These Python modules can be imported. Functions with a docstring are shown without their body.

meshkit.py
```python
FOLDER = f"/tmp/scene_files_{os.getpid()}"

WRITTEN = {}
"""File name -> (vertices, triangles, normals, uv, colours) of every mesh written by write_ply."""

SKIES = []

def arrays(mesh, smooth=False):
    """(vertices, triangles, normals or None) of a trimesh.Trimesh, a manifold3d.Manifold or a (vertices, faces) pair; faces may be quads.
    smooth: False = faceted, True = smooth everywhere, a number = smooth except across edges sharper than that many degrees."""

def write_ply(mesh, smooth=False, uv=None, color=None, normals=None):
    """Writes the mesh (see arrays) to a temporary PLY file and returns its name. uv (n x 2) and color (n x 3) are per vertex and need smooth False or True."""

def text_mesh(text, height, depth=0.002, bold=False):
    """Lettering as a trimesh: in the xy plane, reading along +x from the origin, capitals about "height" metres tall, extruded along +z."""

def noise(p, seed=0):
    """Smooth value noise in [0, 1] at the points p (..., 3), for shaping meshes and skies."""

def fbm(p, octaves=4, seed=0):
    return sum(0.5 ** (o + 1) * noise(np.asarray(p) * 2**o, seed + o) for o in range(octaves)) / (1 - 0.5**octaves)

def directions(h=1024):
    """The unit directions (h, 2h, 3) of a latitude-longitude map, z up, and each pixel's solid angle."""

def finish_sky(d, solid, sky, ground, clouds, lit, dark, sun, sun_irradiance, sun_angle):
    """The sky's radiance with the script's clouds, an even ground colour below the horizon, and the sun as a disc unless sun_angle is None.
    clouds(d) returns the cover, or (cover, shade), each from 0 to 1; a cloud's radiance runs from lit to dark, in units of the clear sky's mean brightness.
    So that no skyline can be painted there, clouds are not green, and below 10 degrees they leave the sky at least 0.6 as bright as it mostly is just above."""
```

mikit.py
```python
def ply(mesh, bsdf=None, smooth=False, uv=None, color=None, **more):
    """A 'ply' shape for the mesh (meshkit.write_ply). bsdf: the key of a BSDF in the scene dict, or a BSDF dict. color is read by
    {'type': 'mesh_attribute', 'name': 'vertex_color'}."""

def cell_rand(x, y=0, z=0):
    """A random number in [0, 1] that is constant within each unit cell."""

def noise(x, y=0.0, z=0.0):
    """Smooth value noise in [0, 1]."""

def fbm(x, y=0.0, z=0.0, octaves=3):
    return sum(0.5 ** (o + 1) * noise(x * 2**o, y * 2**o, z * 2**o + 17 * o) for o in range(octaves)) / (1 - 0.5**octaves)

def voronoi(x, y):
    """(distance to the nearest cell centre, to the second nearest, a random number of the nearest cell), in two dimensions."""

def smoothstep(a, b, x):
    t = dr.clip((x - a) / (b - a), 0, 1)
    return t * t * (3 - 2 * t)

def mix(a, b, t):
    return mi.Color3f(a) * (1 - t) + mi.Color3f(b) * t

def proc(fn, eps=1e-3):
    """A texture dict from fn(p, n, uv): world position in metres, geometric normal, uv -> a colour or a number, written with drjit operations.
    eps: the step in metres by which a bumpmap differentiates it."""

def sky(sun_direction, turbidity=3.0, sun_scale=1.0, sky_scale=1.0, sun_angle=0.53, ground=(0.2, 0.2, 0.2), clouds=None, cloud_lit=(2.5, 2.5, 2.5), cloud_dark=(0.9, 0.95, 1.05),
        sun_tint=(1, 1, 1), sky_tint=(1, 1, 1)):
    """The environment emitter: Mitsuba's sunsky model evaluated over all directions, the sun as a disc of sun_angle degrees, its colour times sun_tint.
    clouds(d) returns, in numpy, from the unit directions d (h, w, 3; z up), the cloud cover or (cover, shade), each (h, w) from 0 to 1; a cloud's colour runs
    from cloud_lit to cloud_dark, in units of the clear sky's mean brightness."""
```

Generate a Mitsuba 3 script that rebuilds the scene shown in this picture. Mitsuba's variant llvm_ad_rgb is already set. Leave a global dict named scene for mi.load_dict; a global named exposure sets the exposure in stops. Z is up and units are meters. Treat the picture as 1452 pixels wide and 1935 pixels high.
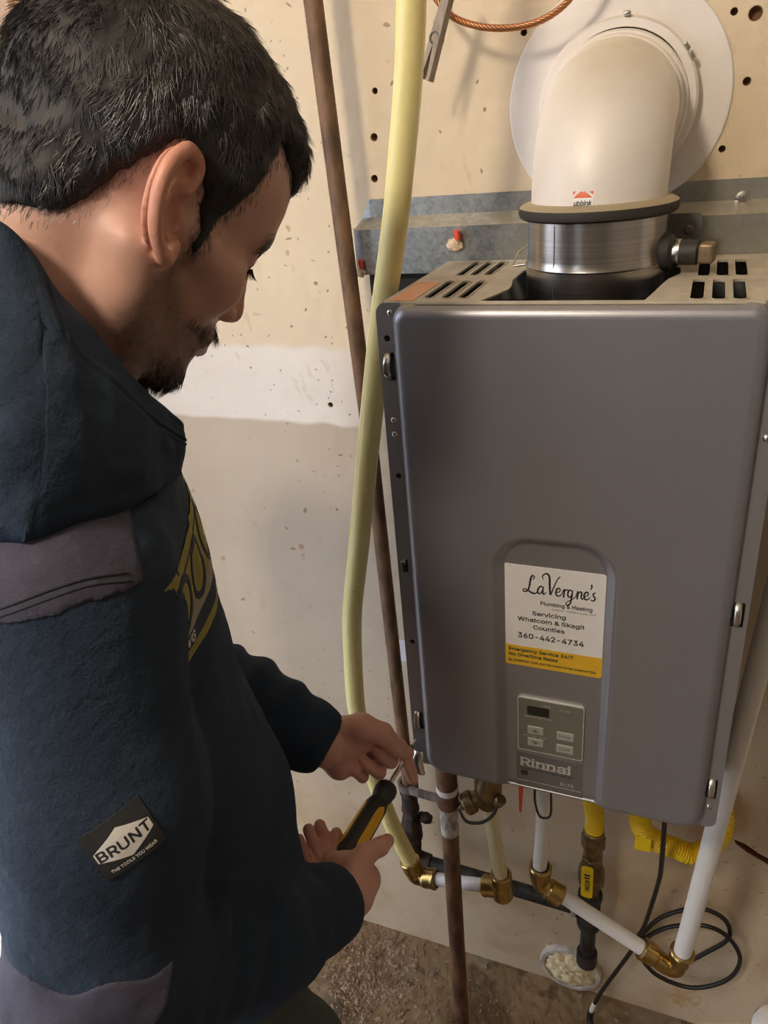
import math, random
import numpy as np
import trimesh, manifold3d
import shapely.geometry as sg
from shapely import affinity
from shapely.ops import unary_union
import drjit as dr
import mitsuba as mi
import mikit, meshkit
from mikit import proc, noise, fbm, voronoi, smoothstep, mix
from manifold3d import Manifold

rng = np.random.default_rng(7)
T4 = mi.ScalarTransform4f
scene, labels = {}, {}

# ------------------------------------------------------------------ camera
CAM = np.array([0.1157, -0.9761, 1.5865])
yaw, pit, roll = -0.41572, -0.46709, -0.09445
FW = np.array([math.sin(yaw) * math.cos(pit), math.cos(yaw) * math.cos(pit), math.sin(pit)])
RT = np.array([math.cos(yaw), -math.sin(yaw), 0.0])
UP = np.cross(RT, FW)
UPR = -math.sin(roll) * RT + math.cos(roll) * UP
scene['camera'] = {'type': 'perspective', 'fov': 2 * math.degrees(math.atan(726 / 1443.5)), 'fov_axis': 'x', 'near_clip': 0.02, 'far_clip': 60.0,
                   'to_world': T4().look_at(origin=CAM.tolist(), target=(CAM + FW).tolist(), up=UPR.tolist())}

# ------------------------------------------------------------------ light: open garage door on the left, a warm ceiling lamp behind
SKY = 20.0
scene['daylight'] = mikit.sky((-0.75, 0.25, 0.6), turbidity=4.0, sun_scale=0.0, sky_scale=SKY, ground=(0.35, 0.35, 0.36), sky_tint=(0.90, 1.0, 1.14),
                              clouds=lambda d: 0.85 + 0 * d[..., 2], cloud_lit=(1.35, 1.4, 1.5), cloud_dark=(1.0, 1.0, 1.1))
LAMP_POS, LAMP_R, LAMP_RAD = (-0.45, -1.42, 2.36), 0.11, (112.0, 97.0, 77.0)
exposure = 0.0

# ------------------------------------------------------------------ materials
def mat(key, color, rough=0.6, metal=0.0, spec=0.5, bump=None, bump_scale=0.001, **more):
    b = {'type': 'principled', 'base_color': color if isinstance(color, dict) else {'type': 'rgb', 'value': list(color)},
         'roughness': rough if isinstance(rough, dict) else float(rough), 'metallic': float(metal), 'specular': float(spec), **more}
    if bump is not None:
        b = {'type': 'bumpmap', 'arbitrary': bump, 'scale': float(bump_scale), 'bsdf': b}
    scene[key] = {'type': 'twosided', 'bsdf': b}
    return key

def lin(r, g, b):
    return tuple(((c / 255 + 0.055) / 1.055) ** 2.4 if c > 10 else c / 255 / 12.92 for c in (r, g, b))

# ------------------------------------------------------------------ mesh helpers
def tm(m):
    if hasattr(m, 'to_mesh'):
        d = m.to_mesh()
        return trimesh.Trimesh(np.array(d.vert_properties[:, :3]), np.array(d.tri_verts), process=False)
    return m

def join(*ms):
    return trimesh.util.concatenate([tm(m) for m in ms])

def free(base):
    k, n = base, 0
    while k in scene or k in labels:
        n += 1
        k = f'{base}_{n:03d}'
    return k

def add(name, mesh, bsdf, parent=None, smooth=30, label=None, cat=None, group=None, kind=None, **more):
    """one mesh = one entry of the scene: a thing, or a part under its parent"""
    key = free(f'{parent}__{name}' if parent else name)
    scene[key] = mikit.ply(tm(mesh), bsdf, smooth, **more)
    note(key, label, cat, group, kind)
    return key

def note(key, label=None, cat=None, group=None, kind=None):
    d = {k: v for k, v in dict(label=label, category=cat, group=group, kind=kind).items() if v}
    if d:
        labels[key] = d

def thing(name, label, cat, group=None, kind=None):
    key = free(name)
    note(key, label, cat, group, kind)
    return key

def M4(x, y, z, o):
    m = np.eye(4)
    m[:3, 0], m[:3, 1], m[:3, 2], m[:3, 3] = x, y, z, o
    return m

def axis_frame(d):
    d = np.asarray(d, float) / np.linalg.norm(d)
    a = np.cross([0, 0, 1.0] if abs(d[2]) < 0.9 else [1.0, 0, 0], d)
    a /= np.linalg.norm(a)
    return a, np.cross(d, a), d

def put(m, p0, d, spin=0.0):
    """moves a mesh built along +z to p0 with its z along d"""
    a, b, c = axis_frame(d)
    m = tm(m).copy()
    if spin:
        m.apply_transform(trimesh.transformations.rotation_matrix(spin, [0, 0, 1]))
    m.apply_transform(M4(a, b, c, p0))
    return m

def rbox(x0, x1, y0, y1, z0, z1, r=0.002, seg=8):
    r = min(r, (x1 - x0) / 2.02, (y1 - y0) / 2.02, (z1 - z0) / 2.02)
    s = Manifold.sphere(r, seg)
    return tm(Manifold.batch_hull([s.translate((x, y, z)) for x in (x0 + r, x1 - r) for y in (y0 + r, y1 - r) for z in (z0 + r, z1 - r)]))

def lathe(profile, seg=32):
    """profile: list of (radius, height); closed solid if it starts and ends at radius 0"""
    return trimesh.creation.revolve(np.array(profile, float), sections=seg)

def spline(pts, n=12):
    p = np.asarray(pts, float)
    q = np.vstack([2 * p[0] - p[1], p, 2 * p[-1] - p[-2]])
    out = []
    for i in range(1, len(q) - 2):
        t = np.linspace(0, 1, n, endpoint=False)[:, None]
        a, b, c, d = q[i - 1], q[i], q[i + 1], q[i + 2]
        out.append(0.5 * (2 * b + (c - a) * t + (2 * a - 5 * b + 4 * c - d) * t ** 2 + (3 * b - a - 3 * c + d) * t ** 3))
    return np.vstack(out + [p[-1:]])

def frames(p):
    t = np.gradient(p, axis=0)
    t /= np.linalg.norm(t, axis=1, keepdims=True)
    n = np.zeros_like(p)
    n[0] = axis_frame(t[0])[0]
    for i in range(1, len(p)):
        v = n[i - 1] - t[i] * (n[i - 1] @ t[i])
        n[i] = v / np.linalg.norm(v)
    return t, n, np.cross(t, n)

def tube(pts, r, sides=16, cap=True, flat=1.0):
    p = np.asarray(pts, float)
    r = np.broadcast_to(np.asarray(r, float), (len(p),))
    t, n, b = frames(p)
    a = np.arange(sides) * 2 * np.pi / sides
    v = p[:, None] + r[:, None, None] * (np.cos(a)[None, :, None] * n[:, None] + flat * np.sin(a)[None, :, None] * b[:, None])
    v = v.reshape(-1, 3)
    i, j = np.meshgrid(np.arange(len(p) - 1), np.arange(sides), indexing='ij')
    k = (j + 1) % sides
    f = np.stack([i * sides + j, i * sides + k, (i + 1) * sides + k, (i + 1) * sides + j], -1).reshape(-1, 4)
    f = np.vstack([f[:, [0, 1, 2]], f[:, [0, 2, 3]]])
    if cap:
        c0, c1 = len(v), len(v) + 1
        v = np.vstack([v, p[:1], p[-1:]])
        j = np.arange(sides)
        k = (j + 1) % sides
        o = (len(p) - 1) * sides
        f = np.vstack([f, np.stack([k, j, j * 0 + c0], 1), np.stack([o + j, o + k, j * 0 + c1], 1)])
    return trimesh.Trimesh(v, f, process=False)

def ring_tube(p0, p1, r, ri, sides=24):
    """an open-ended pipe with a wall"""
    L = float(np.linalg.norm(np.subtract(p1, p0)))
    return put(lathe([(ri, 0), (r, 0), (r, L), (ri, L), (ri, 0)], sides), p0, np.subtract(p1, p0))

def cyl(p0, p1, r, sides=20, bevel=0.0):
    L = float(np.linalg.norm(np.subtract(p1, p0)))
    b = min(bevel, L / 3, r / 2)
    prof = [(0, 0), (r - b, 0), (r, b), (r, L - b), (r - b, L), (0, L)] if b else [(0, 0), (r, 0), (r, L), (0, L)]
    return put(lathe(prof, sides), p0, np.subtract(p1, p0))

def extrude(poly, h):
    gs = getattr(poly, 'geoms', [poly])
    return join(*[trimesh.creation.extrude_polygon(g, h, engine='earcut') for g in gs])

def rrect(x0, x1, z0, z1, r, n=6):
    return sg.box(x0 + r, z0 + r, x1 - r, z1 - r).buffer(r, quad_segs=n)

def facing(m, y):
    """a flat shape drawn in (x, z) as xy and extruded along +z -> stands in the wall direction, its front towards -y at y"""
    m = tm(m).copy()
    d = m.vertices[:, 2].max()
    v = m.vertices.copy()
    m.vertices = np.stack([v[:, 0], y + (d - v[:, 2]), v[:, 1]], 1) if False else np.stack([v[:, 0], y - v[:, 2], v[:, 1]], 1)
    return m

def text(s, h, depth=0.0003, bold=False, width=None, shear=0.0):
    m = meshkit.text_mesh(s, h, depth, bold)
    v = m.vertices.copy()
    v[:, 0] -= v[:, 0].min()
    if width:
        v[:, 0] *= width / v[:, 0].max()
    v[:, 0] += shear * v[:, 1]
    m.vertices = v
    return m
# ------------------------------------------------------------------ the room
smudges = [(-0.417, 1.471, .010, (.40, .27, .11)), (-0.424, 1.440, .007, (.45, .33, .16)), (-0.474, 0.966, .011, (.36, .17, .09)), (-0.472, 0.948, .010, (.42, .20, .13)),
           (-0.637, 0.920, .008, (.36, .24, .12)), (-0.281, 0.238, .020, (.35, .20, .11)), (-0.262, 0.212, .016, (.34, .20, .12)), (0.205, 0.07, .05, (.42, .25, .11)), (-0.128, 0.60, .009, (.25, .15, .09))]
def wall_color(p, n, uv):
    x, y, z = p.x, p.y, p.z
    paint = mix(mi.Color3f(0.65, 0.53, 0.37), mi.Color3f(0.71, 0.585, 0.42), fbm(x * 6, z * 6, 1.0))
    board = mix(mi.Color3f(0.45, 0.37, 0.285), mi.Color3f(0.52, 0.435, 0.34), fbm(x * 5, z * 7, 4.0))
    mud = mix(mi.Color3f(0.70, 0.64, 0.585), mi.Color3f(0.76, 0.70, 0.64), fbm(x * 9, z * 30, 2.0))
    w = 0.006 * (noise(x * 30, 3.0) - 0.5)
    c = mix(board, paint, smoothstep(1.26, 1.30, z + w))
    band = smoothstep(1.186, 1.194, z + w) * (1 - smoothstep(1.300, 1.316, z + w)) * (1 - smoothstep(-0.40, -0.26, x))
    c = mix(c, mud, 0.92 * band)
    # broad tan tint growing towards the bottom, brown stains and fly specks
    c = mix(c, mi.Color3f(0.54, 0.425, 0.285), 0.8 * smoothstep(0.80, 0.25, z + 0.35 * (fbm(x * 3, z * 3, 6.0) - 0.5) - 0.25 * smoothstep(-0.1, 0.3, x)))
    low = smoothstep(0.75, 0.1, z) * smoothstep(0.38, 0.75, fbm(x * 9, z * 9, 9.0, 4))
    c = mix(c, mi.Color3f(0.33, 0.20, 0.09), 0.55 * low)
    for s, thr, col in ((38.0, 0.10, (0.20, 0.12, 0.06)), (75.0, 0.12, (0.16, 0.11, 0.07)), (17.0, 0.055, (0.30, 0.17, 0.09))):
        d, d2, r = voronoi(x * s + 0.8 * noise(z * s * 2, x * s), z * s * 0.8)
        on = smoothstep(thr, thr * 0.45, d + 0.06 * (noise(x * s * 9, z * s * 9) - 0.5)) * smoothstep(0.80, 0.86, r) * smoothstep(0.42, 0.66, noise(x * 5 + s, z * 5))
        c = mix(c, mi.Color3f(*col), 0.8 * on)
    streak = smoothstep(0.62, 0.8, fbm(x * 130 + z * 25, z * 45, s)) * smoothstep(0.5, 0.72, fbm(x * 12, z * 12, 5.0))
    c = mix(c, mi.Color3f(0.40, 0.28, 0.17), 0.25 * streak)
    for sx, sz, sr, col in smudges:
        dd = dr.sqrt(dr.square((x - sx) * 1.2) + dr.square(z - sz)) / sr + 1.1 * (fbm(x * 130 + sx, z * 130, 2.0) - 0.5)
        c = mix(c, mi.Color3f(*col), 0.75 * smoothstep(0.75, 0.25, dd))
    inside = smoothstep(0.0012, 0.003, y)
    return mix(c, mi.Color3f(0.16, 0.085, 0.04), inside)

mat('plasterboard', proc(wall_color), 0.42, spec=0.35, bump=proc(lambda p, n, uv: fbm(p.x * 60, p.z * 60, p.y * 60, 3) + 0.5 * noise(p.x * 8, p.z * 8)), bump_scale=0.0012)

hole_spots = [(-0.275, 1.624, .004), (-0.281, 1.574, .0052), (-0.285, 1.527, .005), (0.138, 1.654, .0075), (0.118, 1.658, .004), (0.137, 1.595, .0045),
              (-0.094, 1.664, .004), (0.12, 1.533, .004), (-0.692, 0.976, .006), (-0.688, 0.907, .0055), (-0.386, 1.221, .0045), (-0.105, 1.494, .004)]
wm = Manifold.cube((3.2, 0.10, 2.6)).translate((-1.06, 0, 0))
for x, z, r in hole_spots:
    s = Manifold.cylinder(0.012, r * 0.55, r, 14).rotate((90, 0, 0)).translate((x, 0.0105, z))
    wm = wm - s
# the ragged slot in the board right of the heater, and the round hole low in the wall
crack = [(0.245, 0.513), (0.262, 0.509), (0.285, 0.494), (0.31, 0.484), (0.34, 0.474), (0.34, 0.462), (0.312, 0.466), (0.292, 0.478), (0.268, 0.490), (0.25, 0.503)]
cm = extrude(sg.Polygon(crack), 0.03)
cv = np.stack([cm.vertices[:, 0], cm.vertices[:, 2] - 0.002, cm.vertices[:, 1]], 1)
cm = trimesh.Trimesh(cv, cm.faces[:, ::-1], process=True)
wm = wm - Manifold(manifold3d.Mesh(cm.vertices.astype(np.float32), cm.faces.astype(np.uint32)))
wm = wm - Manifold.cylinder(0.09, 0.0535, 0.0535, 40).rotate((90, 0, 0)).translate((-0.002, 0.0895, 0.063))
add('wall_back', wm, 'plasterboard', smooth=False, kind='structure', label='cream painted plasterboard wall with a pale joint band, fly specks and screw holes')

def floor_color(p, n, uv):
    x, y = p.x, p.y
    a = fbm(x * 7, y * 7, 1.0, 4)
    c = mix(mi.Color3f(0.105, 0.064, 0.030), mi.Color3f(0.25, 0.170, 0.092), smoothstep(0.3, 0.7, a))
    c = mix(c, mi.Color3f(0.20, 0.17, 0.125), 0.7 * smoothstep(0.5, 0.7, fbm(x * 11 + 5, y * 11, 7.0, 4)))
    c = mix(c, mi.Color3f(0.05, 0.033, 0.02), 0.6 * smoothstep(0.55, 0.8, fbm(x * 30, y * 30, 3.0, 4)))
    return mix(c, mi.Color3f(0.30, 0.21, 0.14), 0.4 * smoothstep(0.80, 0.9, noise(x * 210, y * 210)))
mat('dirty_concrete', proc(floor_color), 0.7, spec=0.3, bump=proc(lambda p, n, uv: fbm(p.x * 70, p.y * 70, 0.0, 4)), bump_scale=0.006)
fx = trimesh.creation.box((3.1, 5.0, 0.1)); fx.apply_translation((0.5, -2.4, -0.05))
add('floor', fx, 'dirty_concrete', smooth=False, kind='structure', label='dirty brown concrete floor')
mat('ceiling_paint', (0.62, 0.56, 0.46), 0.8)
cx = trimesh.creation.box((3.2, 5.2, 0.08)); cx.apply_translation((0.5, -2.5, 2.64))
add('ceiling', cx, 'ceiling_paint', smooth=False, kind='structure', label='plain cream ceiling out of view')
mat('side_wall_paint', (0.30, 0.26, 0.21), 0.8)
sx = trimesh.creation.box((0.1, 5.2, 2.6)); sx.apply_translation((2.0, -2.4, 1.3))
add('wall_right', sx, 'side_wall_paint', smooth=False, kind='structure', label='plain side wall out of view on the right')
bx = trimesh.creation.box((3.2, 0.1, 2.6)); bx.apply_translation((0.5, -4.9, 1.3))
add('wall_front', bx, 'side_wall_paint', smooth=False, kind='structure', label='plain wall behind the viewer')
# left wall with the wide open side door behind the person
lw = Manifold.cube((0.1, 4.9, 2.6)).translate((-1.06, -4.9, 0)) - Manifold.cube((0.3, 2.70, 2.12)).translate((-1.16, -3.00, 0.0))
add('wall_left', lw, 'side_wall_paint', smooth=False, kind='structure', label='left wall with the wide open side door')
mat('driveway_concrete', (0.58, 0.58, 0.58), 0.8)
dx = trimesh.creation.box((9.0, 12.0, 0.08)); dx.apply_translation((-5.56, -2.0, -0.045))
add('driveway', dx, 'driveway_concrete', smooth=False, kind='structure', label='pale concrete driveway outside the garage door')

# painted board and bare wood strip at the far left edge
mat('pink_board', proc(lambda p, n, uv: mix((0.52, 0.36, 0.27), (0.60, 0.43, 0.33), fbm(p.x * 10, p.z * 4, 2.0))), 0.6)
mat('raw_wood', proc(lambda p, n, uv: mix((0.40, 0.22, 0.07), (0.62, 0.38, 0.14), fbm(p.x * 220, p.z * 5, p.y * 60, 3))), 0.6)
add('trim_1', rbox(-0.90, -0.775, -0.030, 0.0, 0, 2.6, 0.003), 'pink_board', smooth=30, kind='structure', label='pinkish painted board at the left edge of the wall')
add('trim_2', rbox(-0.775, -0.735, -0.020, 0.0, 0, 2.6, 0.003), 'raw_wood', smooth=30, kind='structure', label='bare orange wood strip beside the pinkish board')

# ceiling lamp (behind the viewer)
lamp = thing('ceiling_lamp', 'round warm white bulb lamp under the ceiling behind the viewer', 'lamp')
scene[lamp + '__bulb'] = {**mikit.ply(trimesh.creation.icosphere(3, LAMP_R).apply_translation(LAMP_POS), 'ceiling_paint', True),
                          'emitter': {'type': 'area', 'radiance': {'type': 'rgb', 'value': list(LAMP_RAD)}}}
mat('white_plastic', (0.72, 0.70, 0.68), 0.4)
add('socket', cyl((LAMP_POS[0], LAMP_POS[1], LAMP_POS[2] + LAMP_R * 0.93), (LAMP_POS[0], LAMP_POS[1], 2.6), 0.035, 24, 0.004), 'white_plastic', lamp)
# ------------------------------------------------------------------ the water heater
ZT, YF = 1.42, -0.28
def grey_paint(p, n, uv):
    c = mix(mi.Color3f(0.252, 0.250, 0.280), mi.Color3f(0.274, 0.272, 0.301), fbm(p.x * 14, p.z * 14, 2.0))
    d, d2, r = voronoi(p.x * 260, p.z * 260)
    speck = smoothstep(0.14, 0.05, d) * smoothstep(0.93, 0.96, r) * smoothstep(0.55, 0.75, noise(p.x * 22, p.z * 22, 3.0))
    c = mix(c, mi.Color3f(0.6, 0.57, 0.52), 0.7 * speck)
    # settled dust on what faces up
    return mix(c, mi.Color3f(0.36, 0.30, 0.22), 0.75 * smoothstep(0.75, 0.98, n.z) * smoothstep(0.2, 0.6, fbm(p.x * 40, p.y * 60, 1.0)))
mat('grey_metal_paint', proc(grey_paint), 0.36, metal=0.55, spec=0.5)
mat('flange_grey', (0.26, 0.255, 0.265), 0.38, metal=0.5)
mat('case_grey', (0.16, 0.155, 0.155), 0.5, metal=0.4)
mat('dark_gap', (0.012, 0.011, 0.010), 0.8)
mat('bright_steel', (0.62, 0.60, 0.57), 0.25, metal=1.0)
mat('dusty_metal', proc(lambda p, n, uv: mix((0.30, 0.265, 0.21), (0.44, 0.39, 0.315), fbm(p.x * 55, p.y * 55, 3.0, 4))), 0.65, metal=0.15)

heater = thing('water_heater', 'grey wall-mounted tankless water heater with a white service sticker', 'water heater')

CX, HW, ZB = 0.003, 0.1705, 0.8155
ZTOP = ZT + 0.010
def cover_mesh():
    xs = np.unique(np.concatenate([np.linspace(-HW, HW, 150), -HW + np.linspace(0, .016, 12), HW - np.linspace(0, .016, 12)])) + CX
    zs = np.unique(np.concatenate([np.linspace(ZB, ZTOP, 250), ZB + np.linspace(0, .016, 12), ZTOP - np.linspace(0, .02, 16)]))
    X, Z = np.meshgrid(xs, zs, indexing='ij')
    # squeeze the grid into a rounded rectangle
    cr = np.where(Z > 1.1, 0.018, 0.026)
    hz, cz = (ZTOP - ZB) / 2, (ZTOP + ZB) / 2
    def inside(X, Z):
        qx, qz = np.abs(X - CX) - HW + cr, np.abs(Z - cz) - hz + cr
        return -(np.minimum(np.maximum(qx, qz), 0) + np.hypot(np.maximum(qx, 0), np.maximum(qz, 0)) - cr)
    d = inside(X, Z)
    out = d < 0
    # pull corner points back onto the outline
    sx, sz = np.sign(X - CX), np.sign(Z - cz)
    ax, az = CX + sx * (HW - cr), cz + sz * (hz - cr)
    L = np.hypot(X - ax, Z - az) + 1e-12
    X, Z = np.where(out, ax + (X - ax) * cr / L, X), np.where(out, az + (Z - az) * cr / L, Z)
    d = np.maximum(inside(X, Z), 0)
    r = np.where(sz > 0, 0.013, 0.0125)
    roll_ = lambda d, r: r - np.sqrt(np.maximum(r * r - (r - np.minimum(d, r)) ** 2, 0))
    Y = YF + roll_(d, r)
    # arched recess round the control panel, open at the bottom
    rc, rr = 0.0, 0.036
    gx, gz = -0.004, 1.183
    hw = 0.060
    qx, qz = np.abs(X - gx) - hw + rr, (Z - gz) + rr
    s = np.minimum(np.maximum(qx, qz), 0) + np.hypot(np.maximum(qx, 0), np.maximum(qz, 0)) - rr
    t = np.clip((-s + 0.006) / 0.0125, 0, 1)
    t = t + 0.35 * (t * t * (3 - 2 * t) - t)
    Y = Y + 0.0110 * t * np.clip((d - 0.0) / 0.004, 0, 1)
    nx, nz = X.shape
    V = np.stack([X, Y, Z], -1).reshape(-1, 3)
    i, j = np.meshgrid(np.arange(nx - 1), np.arange(nz - 1), indexing='ij')
    a = i * nz + j
    q = np.stack([a, a + nz, a + nz + 1, a + 1], -1).reshape(-1, 4)
    # the rim goes straight back to the flange
    loop = np.concatenate([np.arange(nx) * nz, (nx - 1) * nz + np.arange(1, nz), np.arange(nx - 2, -1, -1) * nz + nz - 1, np.arange(nz - 2, 0, -1)])
    back = V[loop].copy(); back[:, 1] = -0.2665
    b0 = len(V)
    k = np.arange(len(loop)); k2 = (k + 1) % len(loop)
    q2 = np.stack([loop[k2], loop[k], b0 + k, b0 + k2], -1)
    f = np.vstack([q, q2])
    m = trimesh.Trimesh(np.vstack([V, back]), np.vstack([f[:, [0, 1, 2]], f[:, [0, 2, 3]]]), process=True)
    m.update_faces(m.nondegenerate_faces())
    return m
add('cover', cover_mesh(), 'grey_metal_paint', heater, smooth=50)

# side flanges with their slots, one sheet behind the cover
def flange(side):
    x0, x1 = (-0.1855, -0.150) if side < 0 else (0.155, 0.1885)
    sheet = rrect(x0, x1, 0.8185, ZTOP + 0.0005, 0.011)
    holes = []
    if side < 0:
        for z in (1.366, 0.893): holes.append(sg.box(-0.1815, z - 0.0145, -0.1695, z + 0.0145))
        for z in (1.131,): holes.append(sg.box(-0.180, z - 0.012, -0.173, z + 0.006))
        for z in (1.395, 1.243, 1.019): holes.append(sg.Point(-0.1755, z).buffer(0.0033))
    else:
        for z in (1.12, 0.88): holes.append(sg.box(0.1735, z - 0.0145, 0.1845, z + 0.0145))
    m = facing(extrude(sheet.difference(unary_union(holes)), 0.0015), -0.2665)
    return m
for s in (-1, 1):
    fl = add('side_flange', flange(s), 'flange_grey', heater, smooth=30)
    xs = (-0.1755, (1.366, 0.893)) if s < 0 else (0.179, (1.12, 0.88))
    for z in xs[1]:
        c = spline([(xs[0] - 0.0008, -0.262, z + 0.0145), (xs[0] - 0.0008, -0.2695, z + 0.010), (xs[0] - 0.0008, -0.2735, z + 0.003), (xs[0] - 0.0008, -0.2725, z - 0.007), (xs[0] - 0.0008, -0.262, z - 0.0145)], 5)
        lat = tube(c, 0.0028, 8); lat.vertices[:, 0] = (lat.vertices[:, 0] - xs[0]) * 1.35 + xs[0]
        add('latch', lat, 'bright_steel', heater, smooth=40, label='bright sprung latch tab in a flange slot')
for z in (1.308, 1.292, 1.421):
    add('rivet', put(lathe([(0.0032, 0), (0.003, 0.0008), (0.0018, 0.0016), (0, 0.0019)], 14), (-0.1755 if z < 1.4 else -0.170, -0.268, z), (0, -1, 0)), 'bright_steel', heater)
for x, z in ((0.1805, 1.31), (0.1785, 0.852)):
    add('rivet', put(lathe([(0.0036, 0), (0.0034, 0.001), (0.002, 0.0022), (0, 0.0026)], 14), (x, -0.268, z), (0, -1, 0)), 'bright_steel', heater)
add('tab', rbox(-0.1795, -0.1745, -0.2735, -0.266, 1.1325, 1.137, 0.0008), 'bright_steel', heater)
hook = tube([(-0.181, -0.2685, 0.838), (-0.181, -0.276, 0.832), (-0.180, -0.277, 0.812), (-0.180, -0.275, 0.806)], 0.003, 8)
hook.vertices[:, 0] = (hook.vertices[:, 0] + 0.18) * 2.4 - 0.1765
add('latch', hook, 'bright_steel', heater, smooth=40, label='bright latch hanging loose at the lower left corner')

# case: side, back and bottom sheets round a black block that stands for the shaded inside, with the slotted dusty top
inner = Manifold.cube((0.3645, 0.228, 0.604)).translate((-0.1805, -0.2645, 0.8195))
hollow = Manifold.cube((0.346, 0.221, 0.59)).translate((-0.1715, -0.2600, 0.845))
add('case', inner - hollow, 'case_grey', heater, smooth=False)
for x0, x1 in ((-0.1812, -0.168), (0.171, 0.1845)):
    add('flange_hole_shade', rbox(x0, x1, -0.2649, -0.2640, 0.835, 1.405, 0.0003), 'dark_gap', heater)  # near-black strips added so the flange holes and slots read as shaded
add('inside', rbox(-0.168, 0.169, -0.258, -0.041, 0.85, 1.385, 0.004), 'dark_gap', heater, smooth=30)  # near-black filler: shade seen through the top slots, put in as colour
slots = []
for cx_, cy_, l_ in [(-0.1375, -0.205, .083), (-0.1195, -0.206, .083), (-0.102, -0.207, .083), (-0.1385, -0.091, .083), (-0.1225, -0.091, .083), (-0.1065, -0.091, .083)]:
    slots.append(rrect(cx_ - .0045, cx_ + .0045, cy_ - l_ / 2, cy_ + l_ / 2, .0042))
for cx_, cy_ in [(0.111, -0.216), (0.1285, -0.217), (0.1455, -0.217), (0.1145, -0.115), (0.1315, -0.115), (0.1485, -0.115)]:
    slots.append(rrect(cx_ - .0055, cx_ + .0055, cy_ - .042, cy_ + .042, .005))
cut = sg.Polygon([(-.082, -.262), (-.070, -.225), (-.0655, -.205), (-.067, -.185), (-.072, -.16), (-.071, -.11), (-.055, -.075), (-.02, -.055), (.045, -.055), (.078, -.075), (.092, -.11), (.093, -.14), (.083, -.165), (.078, -.195), (.074, -.225), (.068, -.262)]).buffer(0.006).buffer(-0.006)
top = sg.box(-0.1800, -0.263, 0.1835, -0.0365).difference(unary_union(slots + [cut]))
tp = extrude(top, 0.0016); tp.apply_translation((0, 0, 1.4285))
tg = add('top_grille', tp, 'dusty_metal', heater, smooth=30, label='dusty slotted top plate')
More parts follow.
